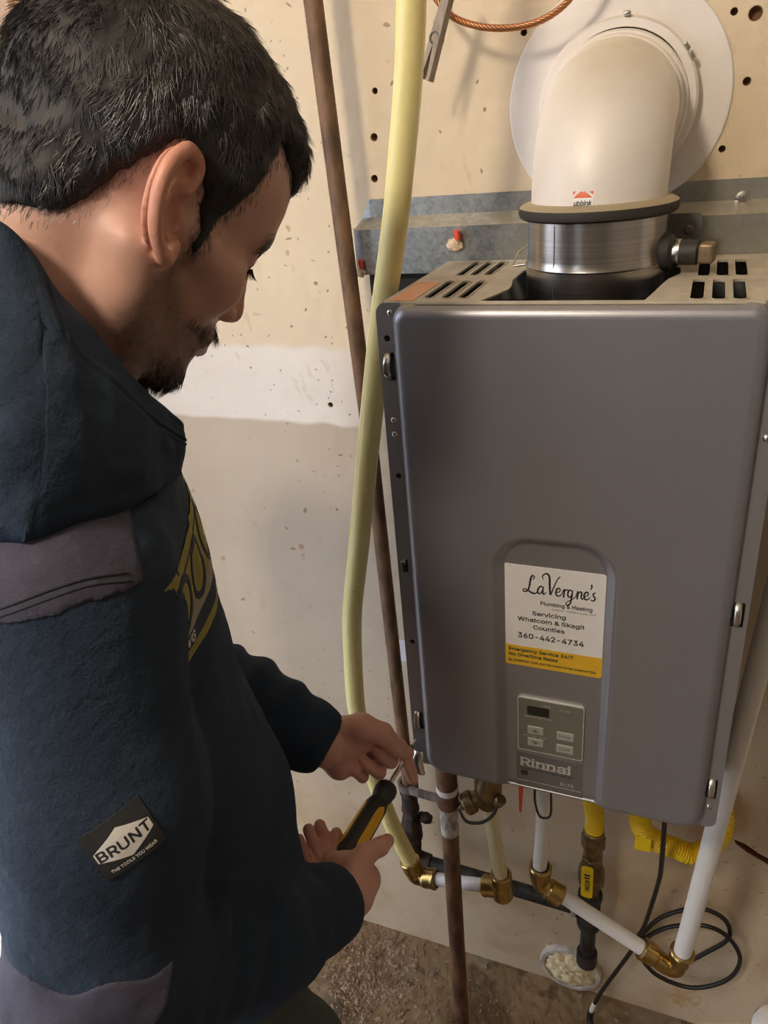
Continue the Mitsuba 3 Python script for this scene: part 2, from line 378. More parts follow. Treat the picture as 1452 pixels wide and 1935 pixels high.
# rolled lips round the slots
for s in slots:
    ring = s.buffer(0.0014).difference(s.buffer(-0.0002))
    m = extrude(ring, 0.0016); m.apply_translation((0, 0, 1.4293))
    add('slot_lip', m, 'dusty_metal', tg, smooth=30)
mat('orange_sticker', (0.55, 0.27, 0.14), 0.6)
st = extrude(rrect(-0.174, -0.149, -0.258, -0.165, .002), 0.0004); st.apply_translation((0, 0, 1.4302))
add('sticker', st, 'orange_sticker', heater, label='faded orange sticker on the dusty top')
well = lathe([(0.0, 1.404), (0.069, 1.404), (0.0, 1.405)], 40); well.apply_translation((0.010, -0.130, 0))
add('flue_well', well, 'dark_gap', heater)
# front dust lip
add('top_edge', rbox(-0.160, 0.166, -0.2685, -0.262, 1.4265, 1.4312, 0.002), 'dusty_metal', heater)
clip = tube([(-.078, -.135, 1.440), (-.074, -.12, 1.452), (-.066, -.105, 1.456), (-.060, -.10, 1.450), (-.064, -.135, 1.441), (-.078, -.137, 1.4395)], 0.0011, 6)
add('spring_clip', clip, 'bright_steel', heater, label='small wire spring clip beside the flue')

# control panel
YR = YF + 0.0110
mat('panel_olive', (0.150, 0.148, 0.130), 0.35, spec=0.5)
mat('button_grey', (0.36, 0.355, 0.345), 0.4)
mat('print_pale', (0.42, 0.41, 0.40), 0.5)
mat('print_dark', (0.02, 0.02, 0.024), 0.5)
mat('display_black', (0.006, 0.006, 0.008), 0.12)
mat('silver_print', (0.55, 0.545, 0.53), 0.35, metal=0.3)
add_flat = lambda name, poly, y, th, m, par, **k: add(name, facing(extrude(poly, th), y), m, par, **k)
def put_text(s, x, z, h, y, m, par, name='lettering', width=None, bold=False, shear=0.0, **k):
    t = text(s, h, 0.0003, bold, width, shear)
    t.apply_translation((x, z, 0))
    return add(name, facing(t, y), m, par, smooth=False, **k)
panel = add_flat('control_panel', rrect(-0.0435, 0.0335, 0.885, 0.9665, 0.003), YR + 0.0002, 0.0032, 'panel_olive', heater)
frame_p = rrect(-0.0442, 0.0342, 0.8843, 0.9672, 0.0034).difference(rrect(-0.0432, 0.0332, 0.8853, 0.9662, 0.003))
add_flat('panel_frame', frame_p, YR + 0.0002, 0.0036, 'silver_print', panel)
YP = YR - 0.0030
add_flat('display', rrect(-0.0325, -0.0065, 0.9425, 0.9560, 0.001), YP, 0.0004, 'display_black', panel, label='small black display window')
for x, z, w_, h_ in ((-0.0225, 0.9190, .0195, .0125), (-0.0225, 0.9000, .0195, .0125), (0.0130, 0.9185, .0205, .0125), (0.0130, 0.8985, .0205, .0125)):
    b = add('button', rbox(x - w_ / 2, x + w_ / 2, YP - 0.0012, YP + 0.001, z - h_ / 2, z + h_ / 2, 0.001), 'button_grey', panel)
for x, z, up in ((-0.0225, 0.9190, 1), (-0.0225, 0.9000, -1)):
    add_flat('arrow', sg.Polygon([(x - .0048, z - up * .0022), (x + .0048, z - up * .0022), (x, z + up * .0028)]), YP - 0.0011, 0.0003, 'panel_olive', panel)
put_text('Approx Water Temp', -0.0365, 0.9385, 0.0022, YP, 'print_pale', panel, width=0.033)
put_text('°F/°C', -0.0135, 0.9582, 0.0024, YP, 'print_pale', panel, width=0.008)
put_text('In Use', 0.0060, 0.9565, 0.0024, YP, 'print_pale', panel, width=0.011)
put_text('Hot Water Temp', -0.0375, 0.9085, 0.0020, YP, 'print_pale', panel, width=0.028)
put_text('Priority', 0.0060, 0.9175, 0.0026, YP - 0.0011, 'print_dark', panel, width=0.014)
put_text('On/Off', 0.0065, 0.8975, 0.0026, YP - 0.0011, 'print_dark', panel, width=0.013)
# name plate under the panel
mat('plate_grey', (0.150, 0.143, 0.150), 0.4, metal=0.3)
plate = add_flat('name_plate', rrect(-0.0465, 0.0345, 0.8215, 0.8765, 0.001), YR + 0.0003, 0.0010, 'plate_grey', heater)
YN = YR - 0.0006
def serif_word():
    ms = []
    t = text('Rinnai', 0.0135, 0.0003, True, 0.062)
    ms.append(t)
    w_ = t.vertices[:, 0].max()
    for fx, z in ((0.03, 0.0), (0.235, 0.0), (0.335, 0.0), (0.445, 0.0), (0.53, 0.0), (0.635, 0.0), (0.955, 0.0), (0.03, 0.0125), (0.335, 0.0092), (0.53, 0.0092), (0.225, 0.0092), (0.945, 0.0092)):
        b = trimesh.creation.box((0.0052, 0.0015, 0.0003)); b.apply_translation((fx * w_, z + 0.0007, 0.00015)); ms.append(b)
    return join(*ms)
wd = serif_word(); wd.apply_translation((-0.0415, 0.8555, 0))
add('lettering', facing(wd, YN), 'silver_print', plate, smooth=False, label='silver serif brand word')
put_text('THE HOT WAY TO HEAT WATER™', -0.0415, 0.8495, 0.0030, YN, 'print_dark', plate, width=0.066, bold=True)
add_flat('emblem', rrect(-0.0410, -0.0320, 0.8400, 0.8475, 0.0004), YN, 0.0004, 'print_dark', plate)
put_text('RL75', 0.0085, 0.8345, 0.0052, YN, 'silver_print', plate, width=0.016)
add_flat('rule_line', sg.box(-0.0455, 0.8302, 0.0335, 0.8309), YN, 0.0003, 'silver_print', plate)

# service sticker
mat('sticker_white', (0.80, 0.79, 0.80), 0.35)
mat('sticker_yellow', (0.74, 0.45, 0.03), 0.35)
mat('ink', (0.018, 0.018, 0.022), 0.5)
SX0, SX1, SZ0, SZ1 = -0.0605, 0.0512, 1.0125, 1.1490
sheet = rrect(SX0, SX1, SZ0, SZ1, 0.004)
lab = add_flat('service_label', sheet, YR + 0.0002, 0.0008, 'sticker_white', heater, label='white and yellow service company sticker')
YS = YR - 0.0005
add_flat('yellow_band', sheet.intersection(sg.box(SX0, SZ0, SX1, 1.0405)), YS, 0.0003, 'sticker_yellow', lab, label='yellow lower band of the sticker')
def stroke(pts, w0, w1=None, n=10):
    p = spline(np.array(pts, float), n)
    w = np.interp(np.linspace(0, 1, len(p)), np.linspace(0, 1, len(w0)), w0) if hasattr(w0, '__len__') else np.full(len(p), w0)
    return unary_union([sg.LineString(p[i:i + 2]).buffer((w[i] + w[i + 1]) / 4, quad_segs=3) for i in range(len(p) - 1)]).buffer(0.028)
script = [  # brush script drawn in units of the x-height
    stroke([(0.95, 1.75), (1.15, 2.1), (0.85, 2.25), (0.62, 1.7), (0.45, 0.7), (0.15, 0.12), (-0.35, 0.1), (-0.25, 0.4), (0.2, 0.3), (0.8, 0.0), (1.25, -0.05), (1.5, 0.2)], [.06, .08, .14, .2, .17, .12, .08, .08, .1, .18, .12, .06]),
    stroke([(2.3, 0.85), (2.0, 1.0), (1.65, 0.65), (1.6, 0.15), (1.85, 0.0), (2.15, 0.4), (2.35, 0.95)], [.06, .12, .17, .15, .1, .08, .06]),
    stroke([(2.35, 0.95), (2.25, 0.4), (2.3, 0.05), (2.5, 0.08), (2.7, 0.3)], [.08, .16, .16, .08, .05]),
    stroke([(2.3, 2.0), (2.2, 2.4), (2.75, 2.75), (3.1, 2.3), (3.15, 1.2), (3.25, 0.1), (3.6, 0.9), (4.1, 2.1), (4.45, 2.55)], [.05, .09, .13, .2, .22, .16, .1, .09, .05]),
    stroke([(4.0, 0.45), (4.4, 0.6), (4.5, 0.95), (4.2, 1.0), (3.95, 0.55), (4.1, 0.05), (4.5, 0.1), (4.75, 0.4)], [.05, .07, .1, .13, .17, .14, .08, .05]),
    stroke([(4.75, 0.4), (5.0, 0.95), (5.05, 0.7), (4.95, 0.0)], [.05, .12, .16, .16]), stroke([(5.0, 0.55), (5.2, 0.95), (5.45, 0.95)], [.06, .1, .12]),
    stroke([(6.05, 0.85), (5.75, 1.0), (5.5, 0.6), (5.55, 0.15), (5.8, 0.1), (6.05, 0.6), (6.1, 0.95)], [.05, .12, .16, .14, .1, .07, .06]),
    stroke([(6.1, 0.95), (6.0, 0.2), (5.85, -0.7), (5.45, -1.05), (5.3, -0.75), (5.8, -0.35), (6.4, 0.1), (6.6, 0.5)], [.08, .17, .15, .1, .07, .06, .05, .05]),
    stroke([(6.55, 0.3), (6.75, 0.95), (6.75, 0.5), (6.7, 0.0)], [.05, .12, .16, .15]), stroke([(6.75, 0.5), (7.05, 0.95), (7.25, 0.8), (7.2, 0.25), (7.35, 0.02), (7.6, 0.3)], [.05, .1, .15, .16, .1, .05]),
    stroke([(7.6, 0.4), (8.0, 0.6), (8.05, 0.95), (7.75, 0.95), (7.55, 0.5), (7.75, 0.03), (8.1, 0.12), (8.3, 0.4)], [.05, .07, .1, .13, .17, .14, .08, .05]),
    stroke([(8.45, 1.95), (8.5, 1.75), (8.35, 1.4)], [.16, .14, .05]),
    stroke([(8.95, 1.05), (8.7, 0.9), (8.75, 0.6), (8.95, 0.35), (8.8, 0.0), (8.45, 0.05)], [.07, .11, .14, .15, .11, .08])]
sc = unary_union(script)
b = sc.bounds
sc = affinity.affine_transform(sc, [0.079 / (b[2] - b[0]), 0, 0, 0.0098, -0.0385 - b[0] * 0.079 / (b[2] - b[0]), 1.1150])
add('lettering', facing(extrude(sc, 0.0003), YS), 'ink', lab, smooth=False, label='black brush script company name')
put_text('Plumbing & Heating', -0.0185, 1.1005, 0.0048, YS, 'ink', lab, width=0.056, bold=True)
put_text('A Family Tradition Since 1993', -0.006, 1.0955, 0.0022, YS, 'ink', lab, width=0.047, shear=0.25)
put_text('Servicing', -0.0275, 1.0855, 0.0052, YS, 'ink', lab, width=0.037, bold=True)
put_text('Whatcom & Skagit', -0.0440, 1.0760, 0.0052, YS, 'ink', lab, width=0.074, bold=True)
put_text('Counties', -0.0265, 1.0665, 0.0052, YS, 'ink', lab, width=0.035, bold=True)
put_text('360-442-4734', -0.0440, 1.0525, 0.0068, YS, 'ink', lab, width=0.074, bold=True)
put_text('Emergency Service 24/7', -0.0545, 1.0330, 0.0042, YS - 0.0003, 'ink', lab, width=0.073, bold=True)
put_text('No Overtime Rates', -0.0545, 1.0255, 0.0042, YS - 0.0003, 'ink', lab, width=0.0565, bold=True)
put_text('WARNING: THIS UNIT IS UNDER EXTRA WARRANTIES', -0.0490, 1.0178, 0.0026, YS - 0.0003, 'ink', lab, width=0.093, bold=True)
tri = sg.Polygon([(-.0556, 1.0172), (-.0502, 1.0172), (-.0529, 1.0217)])
add_flat('warning_sign', unary_union([tri.difference(tri.buffer(-0.0005)), sg.box(-.0532, 1.0185, -.0526, 1.0202)]), YS - 0.0003, 0.0003, 'ink', lab)
# ------------------------------------------------------------------ flue: steel adapter, white elbow, wall plate
FX, FY = 0.0085, -0.130
def steel_col(p, n, uv):
    return mix(mi.Color3f(0.44, 0.41, 0.39), mi.Color3f(0.56, 0.53, 0.50), noise(p.z * 900, 2.0)) * (1 - 0.35 * smoothstep(1.455, 1.42, p.z) * fbm(p.x * 25, p.y * 25, p.z * 40))
mat('brushed_steel', proc(steel_col), 0.26, metal=1.0)
mat('black_rubber', (0.02, 0.019, 0.018), 0.6)
mat('rubber_dusty', proc(lambda p, n, uv: mix((0.025, 0.023, 0.02), (0.30, 0.25, 0.165), smoothstep(0.25, 0.8, n.z) * smoothstep(0.1, 0.5, 0.3 + fbm(p.x * 60, p.y * 60, 1.0)))), 0.7)
mat('bracket_grey', (0.14, 0.135, 0.125), 0.45, metal=0.6)
adapter = thing('flue_adapter', 'shiny steel flue collar rising from the heater top', 'flue collar')
ad = lathe([(0.0, 1.4055), (0.0705, 1.4055), (0.0705, 1.441), (0.0712, 1.443), (0.0705, 1.445), (0.0690, 1.452), (0.0690, 1.488), (0.071, 1.490), (0.071, 1.4945), (0.0, 1.4945)], 96); ad.apply_translation((FX, FY, 0))
add('collar', ad, 'brushed_steel', adapter, smooth=25)
for a in (-2.05, -1.12):
    add('seam', cyl((FX + .0706 * math.cos(a), FY + .0706 * math.sin(a), 1.412), (FX + .0693 * math.cos(a), FY + .0693 * math.sin(a), 1.447 if a > -2 else 1.486), 0.0003, 6), 'bracket_grey', adapter)
gk = lathe([(0.066, 1.4885), (0.0745, 1.4885), (0.0775, 1.4905), (0.0785, 1.4945), (0.0775, 1.499), (0.074, 1.5015), (0.068, 1.5035), (0.064, 1.5035), (0.064, 1.4885), (0.066, 1.4885)], 96); gk.apply_translation((FX, FY, 0))
add('gasket', gk, 'rubber_dusty', adapter, smooth=40, label='black rubber gasket ring coated with dust')
# test port on the right side
pd = np.array([0.97, -0.16, -0.01]); pd /= np.linalg.norm(pd)
pc = np.array([FX, FY, 1.452]) + pd * 0.066
ax_ = lambda t: pc + pd * t
add('port_flange', put(lathe([(0, 0), (0.0175, 0), (0.0185, .003), (0.017, .009), (0.0125, .012), (0, .012)], 28), ax_(0), pd), 'black_rubber', adapter)
add('port_ring', put(lathe([(0, 0), (0.0125, 0), (0.0128, .002), (0.0125, .006), (0, .006)], 28), ax_(0.012), pd), 'bright_steel', adapter, label='bright ring of the test port')
add('port_cap', put(lathe([(0, 0), (0.0118, 0), (0.0118, .016), (0.0105, .017), (0, .017)], 28), ax_(0.018), pd), 'black_rubber', adapter)
mat('old_brass', proc(lambda p, n, uv: mix((0.16, 0.105, 0.055), (0.34, 0.26, 0.17), fbm(p.x * 150, p.y * 150, p.z * 150))), 0.45, metal=0.7)
add('port_stub', put(rbox(-.0105, .0105, -.0095, .0095, 0, .015, .003), ax_(0.035), pd), 'old_brass', adapter, smooth=30, label='rusty brass stub of the test port')
# bracket with a screw behind the port
br = facing(extrude(rrect(0.066, 0.108, 1.418, 1.480, 0.006).union(sg.box(0.066, 1.418, 0.080, 1.480)), 0.002), -0.085)
add('support_tab', br, 'bracket_grey', adapter, label='dark grey support tab with a screw')
add('screw', put(lathe([(0, 0.0030), (0.003, 0.0028), (0.005, 0.0010), (0.005, 0), (0, 0)], 18), (0.096, -0.087, 1.464), (0, -1, 0)), 'bracket_grey', adapter)
add('bolt', rbox(0.066, 0.072, -0.093, -0.087, 1.482, 1.488, 0.001), 'black_rubber', adapter)

# white elbow
def white_col(p, n, uv):
    c = mix(mi.Color3f(0.74, 0.69, 0.645), mi.Color3f(0.80, 0.755, 0.715), fbm(p.x * 20, p.y * 20, p.z * 20))
    dust = smoothstep(0.35, 0.95, n.z) * (0.35 + 0.65 * fbm(p.x * 30, p.y * 30, p.z * 30, 4))
    return mix(c, mi.Color3f(0.40, 0.33, 0.21), 0.75 * dust)
mat('white_enamel', proc(white_col), 0.42, spec=0.4)
elbow = thing('vent_elbow', 'white plastic vent elbow curving from the steel collar into the wall', 'vent pipe')
AZ, RB = 1.580, 0.088
path = [(FX, FY, 1.4945), (FX, FY, 1.5)] + [(FX, FY, z) for z in np.linspace(1.505, AZ + 0.0 - RB + 0.0, 3)[1:] if z > 1.505]
ang = np.linspace(0, np.pi / 2, 70)
zc = AZ - RB
z_start = max(zc, 1.500)
bend = [(FX, FY + RB - RB * math.cos(a), zc + RB * math.sin(a)) for a in ang]
path = [(FX, FY, 1.4925 + 0.0)] + [q for q in bend if q[2] > 1.4935] + [(FX, y, AZ) for y in np.linspace(FY + RB, 0.0, 5)[1:]]
rads = np.interp(np.linspace(0, 1, len(path)), [0, .3, 1], [0.0655, 0.0665, 0.0665])
add('pipe_bend', tube(path, rads, 72), 'white_enamel', elbow, smooth=40)
for y0, y1, r in ((-0.040, -0.024, 0.0700), (-0.026, -0.006, 0.0745)):
    add('bend_rim', put(lathe([(0, 0), (r - .002, 0), (r, .002), (r, y1 - y0), (0, y1 - y0)], 72), (FX, y0, AZ), (0, 1, 0)), 'white_enamel', elbow, smooth=40)
mat('logo_red', (0.62, 0.09, 0.02), 0.4)
mat('logo_white', (0.80, 0.77, 0.74), 0.4)
def on_pipe(m, z0):
    """wraps a flat print (x across, y up) round the front of the elbow's lower end"""
    m = m.subdivide().subdivide()
    v = m.vertices
    cz, R0 = zc, 0.0660
    out = np.empty_like(v)
    for i, (x, yy, d) in enumerate(v):
        z = z0 + yy
        lean = FY + RB - math.sqrt(max(RB ** 2 - (z - cz) ** 2, 0)) if z > cz else FY
        r = R0 + 0.0007 + d
        out[i] = (FX + r * math.sin((x - FX) / R0), lean - r * math.cos((x - FX) / R0) + 0.0, z)
    m.vertices = out
    return m
sq = extrude(sg.box(-.0065, 1.5025, 0.0125, 1.5205), 0.00015); sq.apply_translation((0, -1.5, 0))
sq = trimesh.creation.box((0.0195, 0.0195, 0.0002)); sq.apply_translation((0.0030, 0.0115, 0))
logo = add('logo', on_pipe(sq.subdivide(), 1.5), 'logo_white', elbow, smooth=False, label='small white sticker with a red house mark')
house = sg.box(-.0062, .0105, .0122, .0200).difference(unary_union([sg.LineString([(-.0065, .0115), (.0025, .0190), (.0075, .0150), (.0125, .0113)]).buffer(.0011), sg.box(.0076, .0135, .0102, .0184)])).union(sg.box(.0084, .0150, .0094, .0178))
add('print', on_pipe(extrude(house, 0.0002).apply_translation((0, 0, .0003)), 1.5), 'logo_red', logo, smooth=False)
tx = text('ubbink', 0.0042, 0.0002, True, 0.0165, 0.2); tx.apply_translation((-.0055, .0038, .0003))
add('lettering', on_pipe(tx, 1.5), 'ink', logo, smooth=False)

# round wall plate
plate_k = thing('wall_plate', 'large round white plate on the wall behind the vent elbow', 'vent plate')
wp = put(lathe([(0, 0), (0.117, 0), (0.1175, .0012), (0.116, .003), (0.09, .0045), (0, .0045)], 96), (0.0075, 0.0, AZ + 0.008), (0, -1, 0))
add('disc', wp, 'white_enamel', plate_k, smooth=30)
add('collar_ring', put(lathe([(0.072, 0), (0.0825, 0), (0.0825, .014), (0.080, .017), (0.072, .017), (0.072, 0)], 96), (0.0095, -0.003, AZ + 0.004), (0, -1, 0)), 'white_enamel', plate_k, smooth=30)
add('clip', rbox(0.0135, 0.0205, -0.024, -0.016, AZ + 0.0845, AZ + 0.0895, 0.0015), 'bright_steel', plate_k)
for a in (0.62, 0.5):
    add('clip', put(rbox(-.002, .002, -.004, .004, 0, .004, .001), (0.0095 + .081 * math.cos(a), -0.02, AZ + .004 + .081 * math.sin(a)), (math.cos(a), 0, math.sin(a))), 'bright_steel', plate_k)

# ------------------------------------------------------------------ galvanised hanging rail
def galv(p, n, uv):
    d, d2, r = voronoi(p.x * 130, (p.z + p.y) * 130)
    d3, d4, r2 = voronoi(p.x * 330 + 7, (p.z - p.y) * 330)
    c = mix(mi.Color3f(0.20, 0.215, 0.22), mi.Color3f(0.36, 0.375, 0.37), 0.6 * r + 0.4 * r2)
    c = mix(c, mi.Color3f(0.42, 0.40, 0.35), smoothstep(-0.14, -0.05, p.x) * 0.6)
    return mix(c, mi.Color3f(0.55, 0.49, 0.38), 0.8 * smoothstep(0.6, 0.95, n.z) * fbm(p.x * 50, p.y * 80, 2.0))
mat('galvanised', proc(galv), 0.38, metal=0.75)
rail = thing('hanging_rail', 'galvanised steel hanging rail screwed along the wall behind the heater', 'rail')
prof = [(-0.0012, 1.503), (-0.0030, 1.503), (-0.0032, 1.4815), (-0.034, 1.4705), (-0.035, 1.416), (-0.030, 1.414), (-0.030, 1.4160), (-0.0335, 1.4172), (-0.0325, 1.4692), (-0.0018, 1.4798)]
rm = extrude(sg.Polygon(prof), 0.70)
v = rm.vertices.copy()
cut_l = np.where(v[:, 1] > 1.4805, -0.2935, -0.3055)
rm.vertices = np.stack([np.where(v[:, 2] < .01, cut_l, 0.40), v[:, 0], v[:, 1]], 1)
rm.fix_normals()
add('channel', rm, 'galvanised', rail, smooth=False)
for x, z in ((0.146, 1.483),):
    add('screw', put(lathe([(0, .004), (.002, .0038), (.005, .0012), (.0055, 0), (0, 0)], 18), (x, -0.003, z), (0, -1, 0)), 'bright_steel', rail)
    add('screw', put(lathe([(0, .006), (.0035, .006), (.0042, .0015), (.008, .0006), (.008, 0), (0, 0)], 18), (x + .0, -0.0032, z - .0005), (0, -1, 0)), 'bright_steel', rail)
mat('foam_crumb', proc(lambda p, n, uv: mix((0.55, 0.40, 0.27), (0.72, 0.56, 0.40), noise(p.x * 300, p.y * 300, p.z * 300))), 0.8)
mat('red_plastic', (0.50, 0.07, 0.05), 0.5)
for i, (x, y, z, s) in enumerate(((-0.168, -0.036, 1.4555, 1.0), (-0.2985, -0.036, 1.425, 0.85))):
    k = thing('wall_plug', ('crushed red wall plug with tan fluff in the middle of the rail', 'crushed red wall plug with tan fluff at the left end of the rail')[i], 'wall plug')
    sph = trimesh.creation.icosphere(3, 0.010 * s)
    nn = meshkit.fbm(sph.vertices * 260 + 9 * i, 3)[:, None]
    sph.vertices = sph.vertices * (0.55 + 0.9 * nn) * [1, .55, .75]
    sph.apply_translation((x - .003, y - .001, z - .006))
    add('fluff', sph, 'foam_crumb', k, smooth=40)
    add('plug', tube(spline([(x, y + .004, z), (x, y - .004, z + .006), (x + .002, y - .007, z + .009), (x + .003, y - .007, z)], 5), np.linspace(.0042, .003, 16) * s, 8), 'red_plastic', k, label='red plastic plug')
add('rail_gap_shade', rbox(-0.295, 0.30, -0.022, 0.0, 1.385, 1.4135, 0.002), 'dark_gap', label='black strip standing for the shaded gap under the galvanised rail', cat='strip')  # near-black strip: shade of the gap below the rail, put in as colour
# ------------------------------------------------------------------ pipes
def rust(a, b, s=60.0):
    return proc(lambda p, n, uv: mix(a, b, smoothstep(0.25, 0.75, fbm(p.x * s, p.y * s, p.z * s * 0.35, 4))))
mat('brown_iron', rust((0.075, 0.042, 0.024), (0.19, 0.105, 0.055)), 0.6, metal=0.1, bump=proc(lambda p, n, uv: fbm(p.x * 250, p.y * 250, p.z * 90, 3)), bump_scale=0.0008)
mat('rust_iron', rust((0.06, 0.028, 0.016), (0.17, 0.082, 0.045)), 0.65, metal=0.1, bump=proc(lambda p, n, uv: fbm(p.x * 300, p.y * 300, p.z * 110, 3)), bump_scale=0.0008)
mat('black_iron', rust((0.012, 0.012, 0.012), (0.045, 0.042, 0.04)), 0.5, metal=0.2)
mat('dark_rust', rust((0.012, 0.008, 0.006), (0.06, 0.032, 0.02), 110.0), 0.8)
mat('brass', proc(lambda p, n, uv: mix((0.36, 0.235, 0.08), (0.60, 0.43, 0.17), fbm(p.x * 70, p.y * 70, p.z * 70))), 0.28, metal=1.0)
mat('dull_brass', proc(lambda p, n, uv: mix((0.12, 0.085, 0.045), (0.32, 0.235, 0.12), fbm(p.x * 90, p.y * 90, p.z * 90))), 0.42, metal=0.85)
mat('pex_white', (0.66, 0.64, 0.62), 0.35, spec=0.5)
mat('pex_cream', proc(lambda p, n, uv: mix((0.62, 0.56, 0.34), (0.70, 0.64, 0.42), fbm(p.x * 30, p.y * 30, p.z * 12))), 0.35)
mat('pex_yellow', proc(lambda p, n, uv: mix((0.72, 0.62, 0.24), (0.79, 0.70, 0.33), fbm(p.x * 25, p.y * 25, p.z * 9) ) * (1 - 0.4 * smoothstep(0.93, 0.97, noise(p.x * 160, p.y * 160, p.z * 120)))), 0.3, spec=0.5)
mat('yellow_coat', (0.75, 0.52, 0.01), 0.4)
mat('cable_black', (0.012, 0.011, 0.010), 0.4)
mat('scale_crust', rust((0.20, 0.18, 0.16), (0.45, 0.42, 0.38), 180.0), 0.8)
mat('teflon_white', (0.68, 0.66, 0.62), 0.6)

# gas drop on the left: straight iron pipe down the wall, coupling, elbow, black run, tee, drip leg, valve
GY = -0.062
gas = thing('gas_pipe', 'thin brown iron gas pipe running down the wall left of the heater', 'pipe')
add('riser', tube([(-0.322, GY, 2.6), (-0.3150, GY, 1.72), (-0.2990, GY, 1.2), (-0.2905, GY, 0.52)], 0.0109, 24, cap=False), 'brown_iron', gas, smooth=40)
fit = thing('gas_fitting', 'dark rusty pipe coupling and elbow at the foot of the brown pipe', 'pipe fitting')
add('coupling', put(lathe([(0, 0), (.015, 0), (.0165, .003), (.0165, .009), (.0145, .013), (.0145, .043), (.0165, .047), (.0165, .054), (.014, .058), (0, .058)], 24), (-0.291, GY, 0.468), (0.0, 0, 1)), 'dark_rust', fit)
bl = trimesh.creation.icosphere(3, 0.0235)
bl.vertices *= (1 + 0.5 * (meshkit.fbm(bl.vertices * 90, 3)[:, None] - 0.5)); bl.vertices *= [0.85, .8, 1.9]; bl.apply_translation((-0.293, GY, 0.418))
add('rusted_body', bl, 'dark_rust', fit, smooth=60, label='lumpy rust-crusted fitting body')
sd = trimesh.creation.icosphere(3, 0.012); sd.vertices *= (1 + 0.7 * (meshkit.fbm(sd.vertices * 140, 3)[:, None] - 0.5)); sd.vertices *= [1.2, .8, 1]; sd.apply_translation((-0.268, GY + .01, 0.447))
add('rust_lump', sd, 'dark_rust', fit, smooth=60)
add('elbow', tube(spline([(-0.293, GY, 0.385), (-0.294, GY, 0.355), (-0.284, GY, 0.342), (-0.262, GY, 0.338)], 8), 0.0165, 20), 'dark_rust', fit, smooth=40)
strap = thing('pipe_strap', 'dusty grey strap clamp joining the two iron pipes', 'strap')
mat('strap_grey', rust((0.10, 0.085, 0.075), (0.20, 0.17, 0.15)), 0.6, metal=0.4)
add('band', put(lathe([(.0135, 0), (.0185, 0), (.0185, .013), (.0135, .013), (.0135, 0)], 24), (-0.291, GY, 0.528), (0, 0, 1)), 'strap_grey', strap)
add('bar', tm(Manifold.batch_hull([Manifold.cube((.003, .003, .014)).translate(q) for q in ((-0.284, GY - .016, 0.527), (-0.172, -0.178, 0.640), (-0.284, GY - .012, 0.527), (-0.172, -0.174, 0.640))])), 'strap_grey', strap, smooth=False)
run = thing('gas_run', 'black iron gas pipe lying along the wall under the heater with tee and drip leg', 'pipe')
add('horizontal_pipe', cyl((-0.268, GY, 0.338), (0.008, GY, 0.329), 0.0133, 24), 'black_iron', run)
add('tee_ring', put(lathe([(0, 0), (.0175, 0), (.0185, .002), (.0185, .007), (.0175, .009), (0, .009)], 24), (0.003, GY, 0.329), (1, 0, 0)), 'scale_crust', run, label='pale corroded ring of the tee')
tee = [cyl((0.012, GY, 0.329), (0.034, GY, 0.329), 0.0175, 24), cyl((0.033, GY, 0.296), (0.033, GY, 0.372), 0.0185, 24, .002),
       put(lathe([(0, 0), (.0205, 0), (.021, .002), (.021, .009), (.0205, .011), (0, .011)], 24), (0.033, GY, 0.292), (0, 0, 1)), put(lathe([(0, 0), (.0205, 0), (.021, .002), (.021, .009), (.0205, .011), (0, .011)], 24), (0.033, GY, 0.364), (0, 0, 1))]
add('tee', join(*tee), 'black_iron', run)
add('drip_leg', cyl((0.033, GY, 0.20), (0.033, GY, 0.295), 0.0133, 24), 'black_iron', run)
add('cap', put(lathe([(0, 0), (.015, 0), (.0185, .003), (.0185, .030), (.0175, .033), (0, .033)], 24), (0.033, GY, 0.183), (0, 0, 1)), 'black_iron', run)

valve = thing('gas_valve', 'brass gas shutoff valve with a yellow lever below the heater', 'valve')
hexp = lambda r: sg.Polygon([(r * math.cos(a), r * math.sin(a)) for a in np.arange(6) * np.pi / 3])
body = [cyl((0.033, GY, 0.374), (0.033, GY, 0.400), .0165, 6), put(lathe([(0, 0), (.0165, 0), (.0215, .010), (.0225, .024), (.0215, .040), (.0165, .052), (0, .052)], 28), (0.033, GY, 0.396), (0, 0, 1)), cyl((0.033, GY, 0.446), (0.033, GY, 0.470), .0180, 6, .001)]
add('body', join(*body), 'dull_brass', valve)
hx = extrude(hexp(.0195), .026).apply_translation((0.033, GY, 0.492))
add('flare_nut', join(hx, cyl((0.033, GY, 0.468), (0.033, GY, 0.494), .0150, 24, .002), cyl((0.033, GY, 0.516), (0.033, GY, 0.530), .0168, 24, .002)), 'dull_brass', valve, smooth=30)
lev = facing(extrude(rrect(-0.0095, 0.0095, 0.0, 0.076, 0.006), 0.005), 0.0)
lev.vertices = lev.vertices @ trimesh.transformations.rotation_matrix(0.07, [1, 0, 0])[:3, :3].T
lev.apply_translation((0.030, -0.092, 0.408))
lv = add('lever', lev, 'yellow_coat', valve, label='bright yellow lever with black print')
t1 = text('GAS', 0.0062, .0003, True, 0.017); t2 = text('UNICOR', 0.0072, .0003, True, 0.030)
for t_, dx, dz in ((t2, 0.0045, 0.018),):
    v = t_.vertices.copy(); t_.vertices = np.stack([-v[:, 1] + dx, v[:, 0] + dz, v[:, 2]], 1)
    m = facing(t_, -0.0051); m.vertices = m.vertices @ trimesh.transformations.rotation_matrix(0.07, [1, 0, 0])[:3, :3].T; m.apply_translation((0.030, -0.092, 0.408))
    add('lettering', m, 'print_dark', lv, smooth=False)
